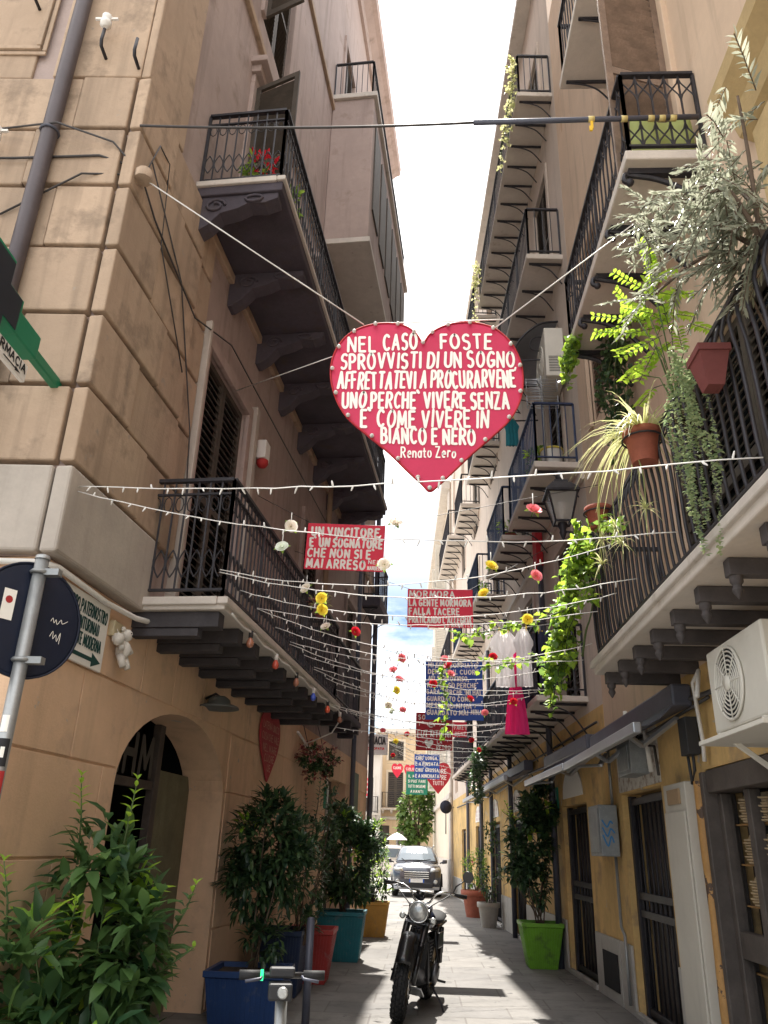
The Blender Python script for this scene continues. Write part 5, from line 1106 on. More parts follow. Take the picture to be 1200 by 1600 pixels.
# plants of the near right balcony
def hang_pot(label, c, r, h, group='pots hung on the near right balcony'):
    t = pot(label, c[0], c[1], c[2], r, h, 'terracotta', 'hanging_pot', 'flower pot', group)
    q = MB(); q.tube([(c[0] + (r + .012) * cos(a), c[1] + (r + .012) * sin(a), c[2] + h * .74) for a in [k * pi / 8 for k in range(16)]], .007, 5, False, True); q.tube([(c[0] + r, c[1], c[2] + h * .74), (c[0] + r + .08, c[1], c[2] + h + .06), (c[0] + r + .12, c[1], c[2] + h)], .007, 5); t.part(q, 'hook_ring', 'iron'); return t
hang_pot('terracotta pot hooked on the railing, holding the pale spider plant', (1.50, 4.82, 3.98), .125, .24)
hang_pot('small terracotta pot hooked on the railing, left of the spider plant', (1.55, 6.45, 4.16), .115, .20)
t = T('square_hanging_pot', 'reddish square pot on the railing, rightmost above the trailing succulent', 'flower pot', (1.5, 3.56, 3.76)); q = MB()
rg4 = lambda k, z: [Vector((1.5 + a * .075 * k, 3.56 + b * .085 * k, z - (3.92 - 3.78) - (z - 3.92) * .35)) for a, b in ((-1, -1), (1, -1), (1, 1), (-1, 1))]
q.loft([rg4(.55, 3.92), rg4(1, 4.2), rg4(1.12, 4.2), rg4(1.12, 4.26), rg4(.95, 4.26), rg4(.95, 4.22)]); q.sm = [False] * len(q.f); t.part(q, 'pot', mat('red_pot', (.17, .045, .04), .7, var=.2))
t = T('spider_plant', 'pale spider plant arching over its terracotta pot with dangling plantlets', 'plant', (1.5, 4.82, 4.2)); q = MB(); st = MB()
def blade(q, p, d, ln, w, drop):
    d = d.normalized(); x = d.cross(Vector((0, 0, 1))).normalized(); P = []
    for i in range(6):
        f = i / 5; c = p + d * ln * f + Vector((0, 0, ln * (.55 * f - drop * f * f))); P += [c - x * w * (1 - f * .9), c + x * w * (1 - f * .9)]
    q.add(P, [(2 * i, 2 * i + 1, 2 * i + 3, 2 * i + 2) for i in range(5)])
for k in range(150):
    a = rnd(0, 2 * pi); blade(q, Vector((1.5 + .05 * cos(a), 4.82 + .05 * sin(a), 4.2)), Vector((cos(a) - .25, sin(a) + .35, rnd(.0, .5))), rnd(.25, .5), .008, rnd(.7, 1.5))
for (x, y, z) in ((1.42, 5.9, 3.85), (1.44, 6.0, 3.68), (1.40, 5.35, 3.72), (1.4, 5.2, 3.55), (1.45, 4.75, 3.62)):
    st.tube(catmull([(1.5, 4.85, 4.22), (1.40, (4.85 + y) / 2 + .1, 4.35), (x, y, z + .3), (x, y, z)], 4), .004, 4)
    for k in range(22): blade(q, Vector((x, y, z)), rvec(), rnd(.08, .15), .006, rnd(.5, 1.1))
t.part(q, 'leaves', 'leaf_pale', recalc=False); t.part(st, 'runners', 'leaf_pale')
t = T('trailing_succulent', "long trailing pale green succulent hanging in thick strands from the railing", 'succulent', (1.5, 3.9, 4.2)); q = MB()
for k in range(11):
    x, y = 1.50 + rnd(-.06, .05), 3.92 + rnd(-.14, .16); z0, z1 = 4.22 + rnd(-.05, .05), (rnd(2.95, 3.3) if k < 7 else rnd(3.5, 3.8)); yy = y - .1 * (k < 3); n = int((z0 - z1) / .012)
    for i in range(n):
        f = i / n; p = Vector((x - .03 * sin(f * (3 + k % 4) + k), y + (yy - y) * f + .035 * sin(f * (4 + k % 3) + k * 2), z0 + (z1 - z0) * f))
        th = .7 + .5 * sin(i * .13 + k * 1.7) + rnd(-.3, .3)
        for j in range(3):
            if random.random() < .2: continue
            a = rnd(0, 6.28); d = Vector((cos(a), sin(a), rnd(-.5, .4))); leaf(q, p + rvec() * .012, d, Vector((0, 0, 1)) + rvec() * .4, .036 * th * (1 - .3 * f), .018, .1)
t.part(q, 'strands', 'leaf_burro', recalc=False)
def olive(q, yq, st):
    br = [((1.9, 3.2, 3.2), (1.72, 3.1, 3.8), (1.62, 3.05, 4.4)), ((1.62, 3.05, 4.3), (1.62, 3.0, 4.8), (1.6, 2.95, 5.15)), ((1.62, 3.1, 4.3), (1.56, 3.6, 4.95), (1.47, 4.25, 5.45)), ((1.62, 3.1, 4.25), (1.55, 3.5, 4.6), (1.47, 4.15, 4.85)), ((1.63, 3.05, 4.5), (1.66, 3.3, 4.9), (1.6, 3.6, 5.2)), ((1.62, 3.05, 4.3), (1.5, 3.0, 4.55), (1.42, 3.05, 4.6))]
    br_ = [tuple((x * .83, y * .83, 1.55 + (z - 1.55) * .83) for x, y, z in b) for b in (((1.9, 3.8, 5.2), (1.8, 4.1, 5.7), (1.72, 4.7, 5.75)), ((1.9, 3.8, 5.3), (1.98, 3.7, 6.0), (2.0, 3.75, 6.7)), ((1.9, 3.8, 5.0), (1.8, 4.4, 5.2), (1.65, 5.1, 5.6)), ((1.95, 3.7, 5.8), (1.9, 4.1, 6.2), (1.85, 4.4, 6.3)), ((1.92, 3.75, 5.3), (1.95, 3.5, 5.6), (2.0, 3.4, 6.0)))]
    for k, b in enumerate(br): st.tube(catmull(b, 4), [.03 if k == 0 else .014 - .0008 * i for i in range(9)], 6)
    pts = [catmull(b, 10) for b in br]
    for i in range(135):
        b = random.choice(pts[1:] + pts[2:3]); p = Vector(random.choice(b)) + rvec() * .15; d = (rvec() + Vector((-.3, .3, -.1))).normalized(); n = 11; ln = rnd(.18, .36)
        st.tube([p, p + d * ln * .5, p + d * ln - Vector((0, 0, .06))], .003, 4)
        for k in range(n):
            c = p + d * ln * k / n - Vector((0, 0, .06 * (k / n) ** 2))
            for sg in (1, -1): leaf(q, c, d * .9 + rvec() * .5 + d.orthogonal() * sg * .9, Vector((0, 0, 1)) + rvec() * .6, .075, .016, .1)
plant('silvery olive tree on the near right balcony spreading against the wall', (1.9, 3.3, 3.2), [((1.60, 3.2, 4.7), (.12, .2, .2))], 4, 6, .08, .018, 'leaf_silver', None, 0, 1, cat='tree', name='olive_tree', extra=olive)
def compound(q, yq, st):
    for i in range(34):
        p = Vector((1.68 + rnd(-.12, .12), 4.75 + rnd(-.35, .45), 4.75 + rnd(-.1, .65))); d = (rvec() + Vector((-.3, .3, .3))).normalized(); ln = rnd(.2, .34)
        st.tube([p, p + d * ln], .003, 4); st.tube([Vector((1.7, 4.6, 4.2)), (p + Vector((1.7, 4.6, 4.5))) / 2, p], .004, 4) if i % 3 == 0 else None
        for k in range(8):
            c = p + d * ln * (k + 1) / 8; x = d.cross(Vector((0, 0, 1))).normalized()
            for sg in (1, -1): leaf(q, c, x * sg + d * .5 + rvec() * .2, Vector((0, 0, 1)), .058, .03, .15)
plant('bright lime pinnate branch glowing in the sun above the spider plant', (1.7, 4.6, 4.2), [((1.7, 4.7, 4.55), (.05, .05, .05))], 1, 6, .05, .025, 'leaf_lime', None, 0, 1, 'stemgreen', extra=compound, name='climbing_shrub')
def vine(q, yq, st, segs):
    for P in segs:
        C = catmull(P, 6); st.tube(C, .006, 4)
        for c in C:
            for k in range(4):
                leaf(yq if random.random() < .35 else q, Vector(c) + rvec() * .07, rvec() + Vector((-.2, 0, -.2)), Vector((0, 0, 1)) + rvec() * .5, rnd(.05, .095), rnd(.045, .08), .15)
vs = []
for k in range(16):
    y = 6.6 + rnd(0, 1.1); vs.append([(1.5 + rnd(-.05, .1), y, 4.3 + rnd(-.15, .1)), (1.45 + rnd(-.1, .05), y + rnd(.0, .5), 3.9 + rnd(-.1, .2)), (1.42 + rnd(-.1, .05), y + rnd(.1, .9), 3.4 + rnd(-.1, .3)), (1.38 + rnd(-.12, .08), y + rnd(.3, 1.2), 3.0 + rnd(-.15, .4))])
vs += [[(1.5, 6.5, 4.25), (1.52, 5.9, 4.0), (1.5, 5.6, 3.8)], [(1.5, 6.6, 3.6), (1.1, 6.75, 3.45), (.7, 6.85, 3.36), (.3, 6.9, 3.3)], [(1.45, 7.4, 3.3), (1.0, 7.6, 3.25), (.6, 7.7, 3.2)]]
plant('bright green vine spilling over the far corner of the near right balcony', (1.5, 7.1, 3.2), [((1.48, 7.0, 3.95), (.16, .5, .3))], 30, 8, .075, .06, 'leaf_vine', 'leaf_lime', .5, 1, 'stemgreen', 'vine', 'climbing_vine', extra=lambda q, y, s: vine(q, y, s, vs))
iv = [[(1.98 + rnd(-.05, .2), 7.1 + rnd(-.3, .3), 6.7), (2.0 + rnd(-.1, .2), 7.2 + rnd(-.2, .3), 6.2), (2.1 + rnd(-.1, .1), 7.3 + rnd(-.2, .2), 5.5 + rnd(-.3, .2))] for k in range(9)]
plant('dark ivy hanging down the wall from the scroll bracketed balcony', (2.1, 7.2, 6.6), [((2.1, 7.2, 6.5), (.1, .2, .1))], 6, 8, .06, .05, 'leaf_dark', 'leaf_dark', .2, 1, 'stemgreen', 'ivy', 'hanging_ivy', extra=lambda q, y, s: vine(q, y, s, iv))
iv2 = [[(1.66, 7.4 + rnd(-.3, .2), 6.74), (1.6, 7.4 + rnd(-.3, .2), 6.6), (1.58, 7.4 + rnd(-.3, .2), 6.3 + rnd(-.1, .2))] for k in range(5)]
plant('pale green creeper trailing from the far corner of the scroll bracketed balcony', (1.64, 7.4, 6.75), [((1.64, 7.4, 6.72), (.06, .2, .06))], 5, 8, .06, .05, 'leaf_vine', 'leaf_lime', .4, 1, 'stemgreen', 'creeper', 'hanging_creeper', extra=lambda q, y, s: vine(q, y, s, iv2))
gv = [[(1.2 + rnd(-.1, .1), 17 + rnd(-1, 1), 3.4), (1.15 + rnd(-.1, .1), 17 + rnd(-1, 1), 2.9), (1.2, 17 + rnd(-1, 1), 2.5)] for k in range(12)]
plant('dark creeper hanging under the long bracketed balcony on the right', (1.25, 17, 3.4), [((1.25, 17, 3.3), (.2, .9, .2))], 30, 8, .1, .06, 'leaf_dark', None, 0, 1, 'stemgreen', 'creeper', 'hanging_creeper', extra=lambda q, y, s: vine(q, y, s, gv))
gl = [[(.25 + rnd(-.04, .04), 9.3, 3.5), (.3, 9.35, 3.1), (.27 + rnd(-.05, .05), 9.4, 2.75)]]
plant('thin garland of yellow green leaves hanging in front of the tall blue board', (.25, 9.3, 3.5), [((.25, 9.3, 3.4), (.03, .03, .1))], 2, 6, .06, .05, 'leaf_lime', 'leaf_vine', .4, 1, 'stemgreen', 'garland', 'leaf_garland', extra=lambda q, y, s: vine(q, y, s, gl))
tg = [[(1.6 + rnd(-.05, .05), 10.2 + rnd(0, 5.8), 14.9), (1.5, 11 + rnd(0, 5), 14.4), (1.45, 11 + rnd(0, 5), 13.9 + rnd(-.4, .3))] for k in range(14)]
tg = [[(1.66 - .055 * (y - 10.2), y, 15.0), (1.6 - .055 * (y - 10.2), y + .1, 14.6), (1.58 - .055 * (y - 10.2), y + .1, 14.1 + rnd(-.5, .2))] for y in (10.3, 10.5, 10.8, 11.2, 11.6, 15.8, 16.1)]
plant('pale creeper along the railing of the topmost long balcony on the right', (1.6, 10.6, 15), [((1.62, 10.6, 15.1), (.08, .4, .3)), ((1.3, 16, 14.9), (.1, .4, .3))], 24, 8, .08, .05, 'leaf_pale', None, 0, 1, 'stemgreen', 'creeper', 'hanging_creeper', extra=lambda q, y, s: vine(q, y, s, tg))
# dried flower baskets on the left wall
for k, (Y, z, lb) in enumerate(((12.15, 2.72, 'left one of two dry flower baskets hung on the left orange wall'), (13.3, 2.78, 'right one of two dry flower baskets hung on the left orange wall'))):
    c = FL.p(sL(Y), .25, z); plant(lb, c, [(tuple(c + Vector((0, 0, .05))), (.2, .34, .22)), (tuple(c - Vector((0, 0, .2))), (.1, .17, .15))], 55, 9, .07, .05, 'leaf_dark', 'petal_mix', .75, 1, 'bark', 'flower basket', 'hanging_flower_basket', group='dry flower baskets on the left wall')
    q = MB(); q.tube([c, FL.p(sL(Y), .02, z + .75)], .006, 4); q.build('hanger', 'iron', None); o = COL.objects['hanger' if k == 0 else 'hanger.001']; o.parent = [x for x in COL.objects if x.name.startswith('hanging_flower_basket') and x.parent is None][-1]; o.location = -o.parent.location

# ------------------------------------------------------------------ lantern, air conditioners, aerial, laundry
t = T('street_lantern', 'black iron street lantern with frosted panes on a scrolled bracket, right wall', 'street lamp', (2.28, 9.9, 5.5))
c = Vector((1.88, 9.85, 5.62))
def sq(r, z): return [c + Vector((a * r, b * r, z)) for a, b in ((-1, -1), (1, -1), (1, 1), (-1, 1))]
q = MB(); q.loft([sq(.10, .0), sq(.19, .40)], False); q.sm = [False] * len(q.f); t.part(q, 'panes', 'lampglass')
q = MB()
for a, b in zip(sq(.105, 0), sq(.195, .40)): q.bar(a, b, .02)
for r, z in ((.105, 0), (.195, .40)):
    s4 = sq(r, z)
    for i in range(4): q.bar(s4[i], s4[(i + 1) % 4], .024)
q.loft([sq(.22, .40), sq(.22, .43), sq(.12, .56), sq(.10, .57), sq(.085, .61), sq(.02, .63)]); q.sm = [False] * len(q.f)
q.lathe([(.03, .6), (.055, .65), (.06, .69), (.03, .73), (.02, .76), (.0, .79)], c, n=12); q.lathe([(.06, 0), (.07, -.04), (.04, -.1), (.05, -.14), (.03, -.2), (.0, -.26)], c, n=12); t.part(q, 'frame', 'iron')
q = MB(); q.lathe([(.025, .05), (.03, .1), (.07, .17), (.075, .23), (.05, .3), (0, .33)], c, n=12); t.part(q, 'lamp_globe', 'white')
q = MB(); b = Vector((2.28, 9.9, 5.47)); q.tube([c + Vector((0, 0, -.12)), b], .016, 6); q.tube(catmull([(2.27, 9.9, 5.15), (2.12, 9.88, 5.22), (1.98, 9.86, 5.36), (2.02, 9.87, 5.43), (2.08, 9.87, 5.39)], 5), .011, 5); q.tube(catmull([(2.27, 9.9, 5.42), (2.18, 9.89, 5.33), (2.2, 9.89, 5.25), (2.26, 9.9, 5.28)], 4), .01, 5); q.box(2.265, 2.295, 9.86, 9.94, 5.1, 5.6); t.part(q, 'bracket', 'iron')
def condenser(label, x0, x1, y0, y1, z0, z1, fan='x', shelf=True):
    t = T('air_conditioner', label, 'air conditioner', ((x0 + x1) / 2, (y0 + y1) / 2, z0)); q = MB(); q.box(x0, x1, y0, y1, z0, z1); t.part(q, 'case', 'acwhite', bev=.015)
    q = MB()
    c, ax, R = (Vector((x0, y0 + (y1 - y0) * .6, (z0 + z1) / 2)), Vector((-1, 0, 0)), min(y1 - y0, z1 - z0) * .42)
    u = Vector((0, 1, 0))
    for k in range(1, 9): q.tube([c + ax * .012 + (u * cos(a) + Vector((0, 0, 1)) * sin(a)) * R * k / 8 for a in [j * pi / 14 for j in range(28)]], .006 if k < 8 else .011, 4, False, True)
    for k in range(8): q.tube([c + ax * .016, c + ax * .016 + (u * cos(k * pi / 4) + Vector((0, 0, 1)) * sin(k * pi / 4)) * R], .005, 4)
    t.part(q, 'fan_grille', 'acwhite')
    q = MB(); q.lathe([(R * .97, .001), (R * .97, .003)], c, ax, 28); t.part(q, 'fan_opening', 'plastic')
    q = MB(); q.lathe([(R * .22, .018), (R * .2, .03), (0, .034)], c, ax, 16); t.part(q, 'hub', 'acwhite')
    q = MB()
    for k in range(10): q.box(x0 + .05, x1 - .05, y0 - .004, y0 + .001, z0 + .08 + k * .03, z0 + .09 + k * .03)
    t.part(q, 'side_louvre', 'plastic')
    if shelf:
        q = MB()
        for y in (y0 + .1, y1 - .1): q.box(x0 - .02, 2.29, y - .02, y + .02, z0 - .04, z0 - .003); q.bar((x0 + .06, y, z0 - .05), (2.29, y, z0 - .3), .03)
        q.box(x0 - .1, 2.29, y0 - .08, y1 + .05, z0 - .07, z0 - .043); t.part(q, 'wall_shelf', 'acwhite', bev=.004)
    return t
condenser('big cream air conditioner on a shelf below the near right balcony', 1.9, 2.22, 4.4, 5.3, 2.28, 2.80)
condenser('tall cream air conditioner box high on the wall under the curved metal canopy', 1.92, 2.22, 10.55, 11.35, 8.4, 9.3, shelf=False)
t = T('curved_canopy', 'curved sheet metal canopy over the balcony door above the high air conditioner', 'canopy', (2.2, 11.4, 9.6)); q = MB()
cv = catmull([(.02, 9.75), (.35, 9.68), (.68, 9.35), (.85, 8.95)], 5)
for s in (s2(11.0), s2(13.0)):
    q.tube([FR2.p(s, o, z) for o, z in cv], .018, 6); q.bar(FR2.p(s, .02, 9.0), FR2.p(s, .85, 8.95), .02)
    q.tube(catmull([tuple(FR2.p(s, o, z)) for o, z in ((.05, 9.1), (.2, 9.4), (.45, 9.4), (.5, 9.2), (.35, 9.15))], 4), .01, 5)
t.part(q, 'frame', 'iron'); q = MB()
for (o, z), (o2, z2) in zip(cv, cv[1:]): q.quad(FR2.p(s2(11.0), o, z + .02), FR2.p(s2(13.0), o, z + .02), FR2.p(s2(13.0), o2, z2 + .02), FR2.p(s2(11.0), o2, z2 + .02))
t.part(q, 'sheet', mat('grey_sheet', (.35, .36, .40), .5, .3))
t = T('tv_aerial', 'tilted metal television aerial on a mast at the corner of the blue balcony', 'aerial', (1.82, 10.5, 6.8)); q = MB(); q.tube([(1.82, 10.5, 6.85), (1.82, 10.5, 8.35)], .018, 8); t.part(q, 'mast', 'steel')
q = MB(); q.bar((1.70, 10.2, 8.1), (1.92, 10.9, 8.25), .02)
for k in range(9):
    f = k / 8; p = Vector((1.70, 10.2, 8.1)).lerp(Vector((1.92, 10.9, 8.25)), f); q.tube([p + Vector((-.16, .03, .01)), p + Vector((.16, -.03, -.01))], .006, 5)
for z in (7.75, 8.05):
    for k in range(5): q.tube([(1.58, 10.45, z + .05 * k), (2.05, 10.45, z + .05 * k)], .006, 4)
    for x in (1.58, 2.05): q.tube([(x, 10.45, z), (x, 10.45, z + .22)], .007, 4)
t.part(q, 'elements', 'aluminium')
t = T('plastic_tub', 'pale plastic tub with yellow rim standing on the blue balcony', 'tub', (1.95, 10.7, 6.83)); q = MB(); q.lathe([(.13, .0), (.17, .3), (.17, .31), (.15, .31)], (1.95, 10.7, 6.83), n=18); t.part(q, 'bucket', 'plastic_tub'); q = MB(); q.lathe([(.172, .29), (.182, .3), (.182, .32), (.16, .32)], (1.95, 10.7, 6.83), n=18); t.part(q, 'rim', 'tape_yellow' if 'tape_yellow' in M else mat('tub_rim', (.6, .48, .08), .5))
m = MB(); pts = []
for i in range(9):
    for j in range(7):
        u, v = i / 8, j / 6; pts.append((1.74 + u * .50, 4.95 + .035 * sin(u * 9 + v * 3), 6.86 + v * .46 + .02 * sin(u * 5)))
m.smooth = True; m.add(pts, [(i * 7 + j, i * 7 + j + 1, (i + 1) * 7 + j + 1, (i + 1) * 7 + j) for i in range(8) for j in range(6)])
o = single(m, 'green_sheet', 'tarp_glow', 'pale green sheet hung behind the railing of the scroll bracketed balcony', 'sheet', (1.95, 4.95, 6.86)); o.modifiers.new('thick', 'SOLIDIFY').thickness = .01
def garment(label, name, m, outline, x, y, z, cat, yaw=0, parts=None):
    """cloth cut from an outline, hung with soft folds"""
    t = T(name, label, cat, (x, y, z), 'laundry on the line')
    n = 14; zs = [p[2] for p in outline]; z0, z1 = min(zs), max(zs); q = MB(); q.smooth = True; rows = []
    for i in range(n + 1):
        zz = z0 + (z1 - z0) * i / n
        for (a, b, c), (a2, b2, c2) in zip(outline, outline[1:]):
            if min(c, c2) - 1e-6 <= zz <= max(c, c2) + 1e-6 and abs(c2 - c) > 1e-9:
                f = (zz - c) / (c2 - c); l, r = a + (a2 - a) * f, b + (b2 - b) * f; break
        k = 13
        for side in (0, 1):
            rows.append([Vector((x + cos(yaw) * (l + (r - l) * j / k), y + sin(yaw) * (l + (r - l) * j / k) + (.03 + .025 * sin(j * 1.9 + i * .25)) * (1 if side else -1) * max(0, sin(pi * j / k)) ** .5 + .015 * sin(j * 2.7 + i * .15) * (1 - i / n), z + zz)) for j in range(k + 1)])
    for side in (0, 1):
        rr = rows[side::2]; q.add([p for r_ in rr for p in r_], [(i * 14 + j, i * 14 + j + 1, (i + 1) * 14 + j + 1, (i + 1) * 14 + j) for i in range(n) for j in range(13)])
    t.part(q, 'cloth', m, recalc=False)
    q = MB()
    for sx in (outline[-1][0] * .8, outline[-1][1] * .8): q.box(x + cos(yaw) * sx - .008, x + cos(yaw) * sx + .008, y - .012, y + .012, z + z1 - .03, z + z1 + .05)
    t.part(q, 'peg', 'rose_y'); return t
garment('bright pink dress hanging on the laundry line under white shirts', 'pink_dress', 'cloth_pink', [(-.17, .17, 0), (-.12, .12, .45), (-.07, .07, .7), (-.1, .1, .95), (-.06, .06, 1.15)], 1.32, 11.1, 3.02, 'dress')
garment('white shirt with short sleeves on the line, left of the pink dress', 'white_shirt', 'cloth_white', [(-.13, .13, 0), (-.12, .12, .45), (-.2, .2, .52), (-.19, .19, .65), (-.08, .08, .78)], 1.16, 10.9, 3.62, 'shirt')
garment('long white blouse on the line, in front of the pink dress', 'white_blouse', 'cloth_white', [(-.11, .11, 0), (-.10, .10, .5), (-.15, .15, .6), (-.06, .06, .8)], 1.42, 10.85, 3.62, 'blouse')
garment('dark trousers hanging on the line, right of the white clothes', 'dark_trousers', 'cloth_dark', [(-.2, .2, 0), (-.2, .2, .9), (-.18, .18, 1.1)], 1.66, 11.6, 3.45, 'trousers')
garment('dark blue towel hanging nearest on the line beside the trousers', 'blue_towel', 'cloth_dark', [(-.16, .16, 0), (-.16, .16, .8)], 1.84, 11.3, 3.7, 'towel')
t = T('laundry_line', 'thin laundry line along the balcony holding the washing', 'laundry line', (1.5, 13.5, 5.1)); q = MB(); q.tube([(2.2, 10.8, 4.55), (1.42, 10.85, 4.44), (1.16, 10.9, 4.42), (1.1, 11.0, 4.42), (1.32, 11.1, 4.2), (1.66, 11.6, 4.56), (2.15, 11.9, 4.6)], .005, 4); t.part(q, 'cord', 'whitecable')
garment('teal garment hanging from a balcony edge right of the big heart', 'teal_shirt', 'cloth_teal', [(-.12, .12, 0), (-.11, .11, .3), (-.14, .14, .4), (-.05, .05, .55)], 1.62, 12.7, 8.3, 'shirt')
q = MB(); q.tube([(1.62, 12.7, 8.85), (1.62, 12.75, 10.6)], .004, 4); single(q, 'garment_cord', 'cable', 'thin cord holding the teal garment from the balcony above', 'cord', (1.62, 12.7, 8.85))
def awning(label, fr, s0, s1, zi, zo, d, frames):
    t = T('awning', label, 'awning', fr.p((s0 + s1) / 2, 0, zo), 'half folded shop awnings'); q = MB()
    q.box(s0, s1, .05, .22, zi - .02, zi + .16, fr); t.part(q, 'cassette', 'pipe', bev=.02)
    q = MB(); n = 5
    P = [(.2 + (d - .2) * k / n, zi + (zo - zi) * k / n - .05 * sin(pi * k / n)) for k in range(n + 1)]
    for (o, z), (o2, z2) in zip(P, P[1:]): q.quad(fr.p(s0 + .06, o, z), fr.p(s1 - .06, o, z), fr.p(s1 - .06, o2, z2), fr.p(s0 + .06, o2, z2))
    o = t.part(q, 'cloth', 'awning'); o.modifiers.new('thick', 'SOLIDIFY').thickness = .006
    q = MB(); q.box(s0, s1, d - .03, d + .04, zo - .06, zo + .03, fr); t.part(q, 'front_bar', 'aluminium', bev=.012)
    for k in range(frames):
        s = s0 + .3 + (s1 - s0 - .6) * k / (frames - 1); q = MB(); q.bar(fr.p(s, .1, zi - .08), fr.p(s + .5 * (1 if k < frames / 2 else -1), d * .55, (zi + zo) / 2 - .16), .05, .035); q.bar(fr.p(s + .5 * (1 if k < frames / 2 else -1), d * .55, (zi + zo) / 2 - .16), fr.p(s + .1, d - .02, zo - .03), .045, .03)
        t.part(q, 'folding_arm', 'aluminium', bev=.006)
awning('long grey shop awning folded half out above the near right gates', FR, 6.7, 10.1, 2.72, 2.53, .52, 3)
awning('grey shop awning with pale front bar beyond the lime planter on the right', FR2, s2(14.9), s2(22.6), 2.92, 2.78, .55, 4)
awning('short dark awning between the near awning and the lime planter', FR2, .1, 2.9, 2.78, 2.55, .5, 2)

# ------------------------------------------------------------------ far trees
def far_tree(label, x, y, h, r, n):
    t = T('street_tree', label, 'tree', (x, y, 0)); q = MB(); st = MB()
    tips = foliage(q, [((x, y, h * .62), (r, r, h * .3)), ((x - r * .5, y, h * .5), (r * .6, r * .6, h * .2)), ((x + r * .5, y, h * .75), (r * .6, r * .6, h * .2)), ((x, y, h * .9), (r * .5, r * .5, h * .12))], n, 10, .3, .2, .35)
    st.tube([(x, y, 0), (x + .1, y, h * .25), (x, y, h * .5)], [.2, .16, .1], 8); b = Vector((x, y, h * .35))
    for p in random.sample(tips, 14): st.tube([b, b.lerp(p, .6) + rvec() * .2, p], [.07, .04, .015], 5)
    t.part(q, 'crown', 'leaf_far', recalc=False); t.part(st, 'trunk', 'bark')
far_tree('leafy green street tree in the far square, seen under the green board', -.15, 46, 5.2, .95, 170)
far_tree('second street tree farther right in the square, mostly behind the cream building', 2.6, 50, 5.5, 1.2, 120)

# pots and odds and ends on the balconies
for lb, pl, (s, o, z), r, h, m in (('terracotta pot of red flowers behind the high left balcony railing', 'red flowering plant on the high left balcony', (sL(6.45), .55, 7.86), .15, .24, 'rose_r'),
        ('small terracotta pot right of the red flowers on the high left balcony', 'small sparse plant on the high left balcony, right of the red flowers', (sL(6.9), .72, 7.86), .11, .18, 'leaf_vine')):
    c = FL.p(s, o, z); pot(lb, c.x, c.y, c.z, r, h); plant(pl, (c.x, c.y, c.z + h * .9), [((c.x, c.y, c.z + h + .22), (.2, .2, .22))], 26, 8, .08, .04, 'leaf_vine', m, .8, 5, 'stemgreen')
c = FL.p(sL(9.3), .86, 4.25); plant('reddish dry plant tied to the low left balcony railing beside the white rose', tuple(c), [(tuple(c), (.12, .2, .16))], 20, 8, .07, .035, 'petal_mix', 'leaf_pale', .5, 3, cat='plant')
for Y, zz, lb in ((11.2, 6.83, 'low green plant on the blue railed balcony beside the pale tub'), (14.3, 6.97, 'low green plant on the second blue railed balcony'), (19.0, 7.08, 'low green plant on the third blue railed balcony'), (18.6, 14.9, 'bushy plant on the highest far right balcony')):
    c = FR2.p(s2(Y), .42, zz); pot(lb.replace('low green plant', 'terracotta pot').replace('bushy plant', 'terracotta pot'), c.x, c.y, c.z, .13, .22); plant(lb, (c.x, c.y, zz + .2), [((c.x, c.y, zz + .42), (.22, .25, .24))], 24, 8, .09, .05, 'leaf_vine', 'leaf_lime', .3, 5, 'stemgreen')
q = MB(); q.box(s2(13.2), s2(13.55), .02, .14, 6.2, 7.3, FR2); single(q, 'red_cabinet', 'darkred', 'narrow red cabinet on the right wall between the two blue railed balconies', 'cabinet', FR2.p(s2(13.4), .05, 6.2), bev=.01)

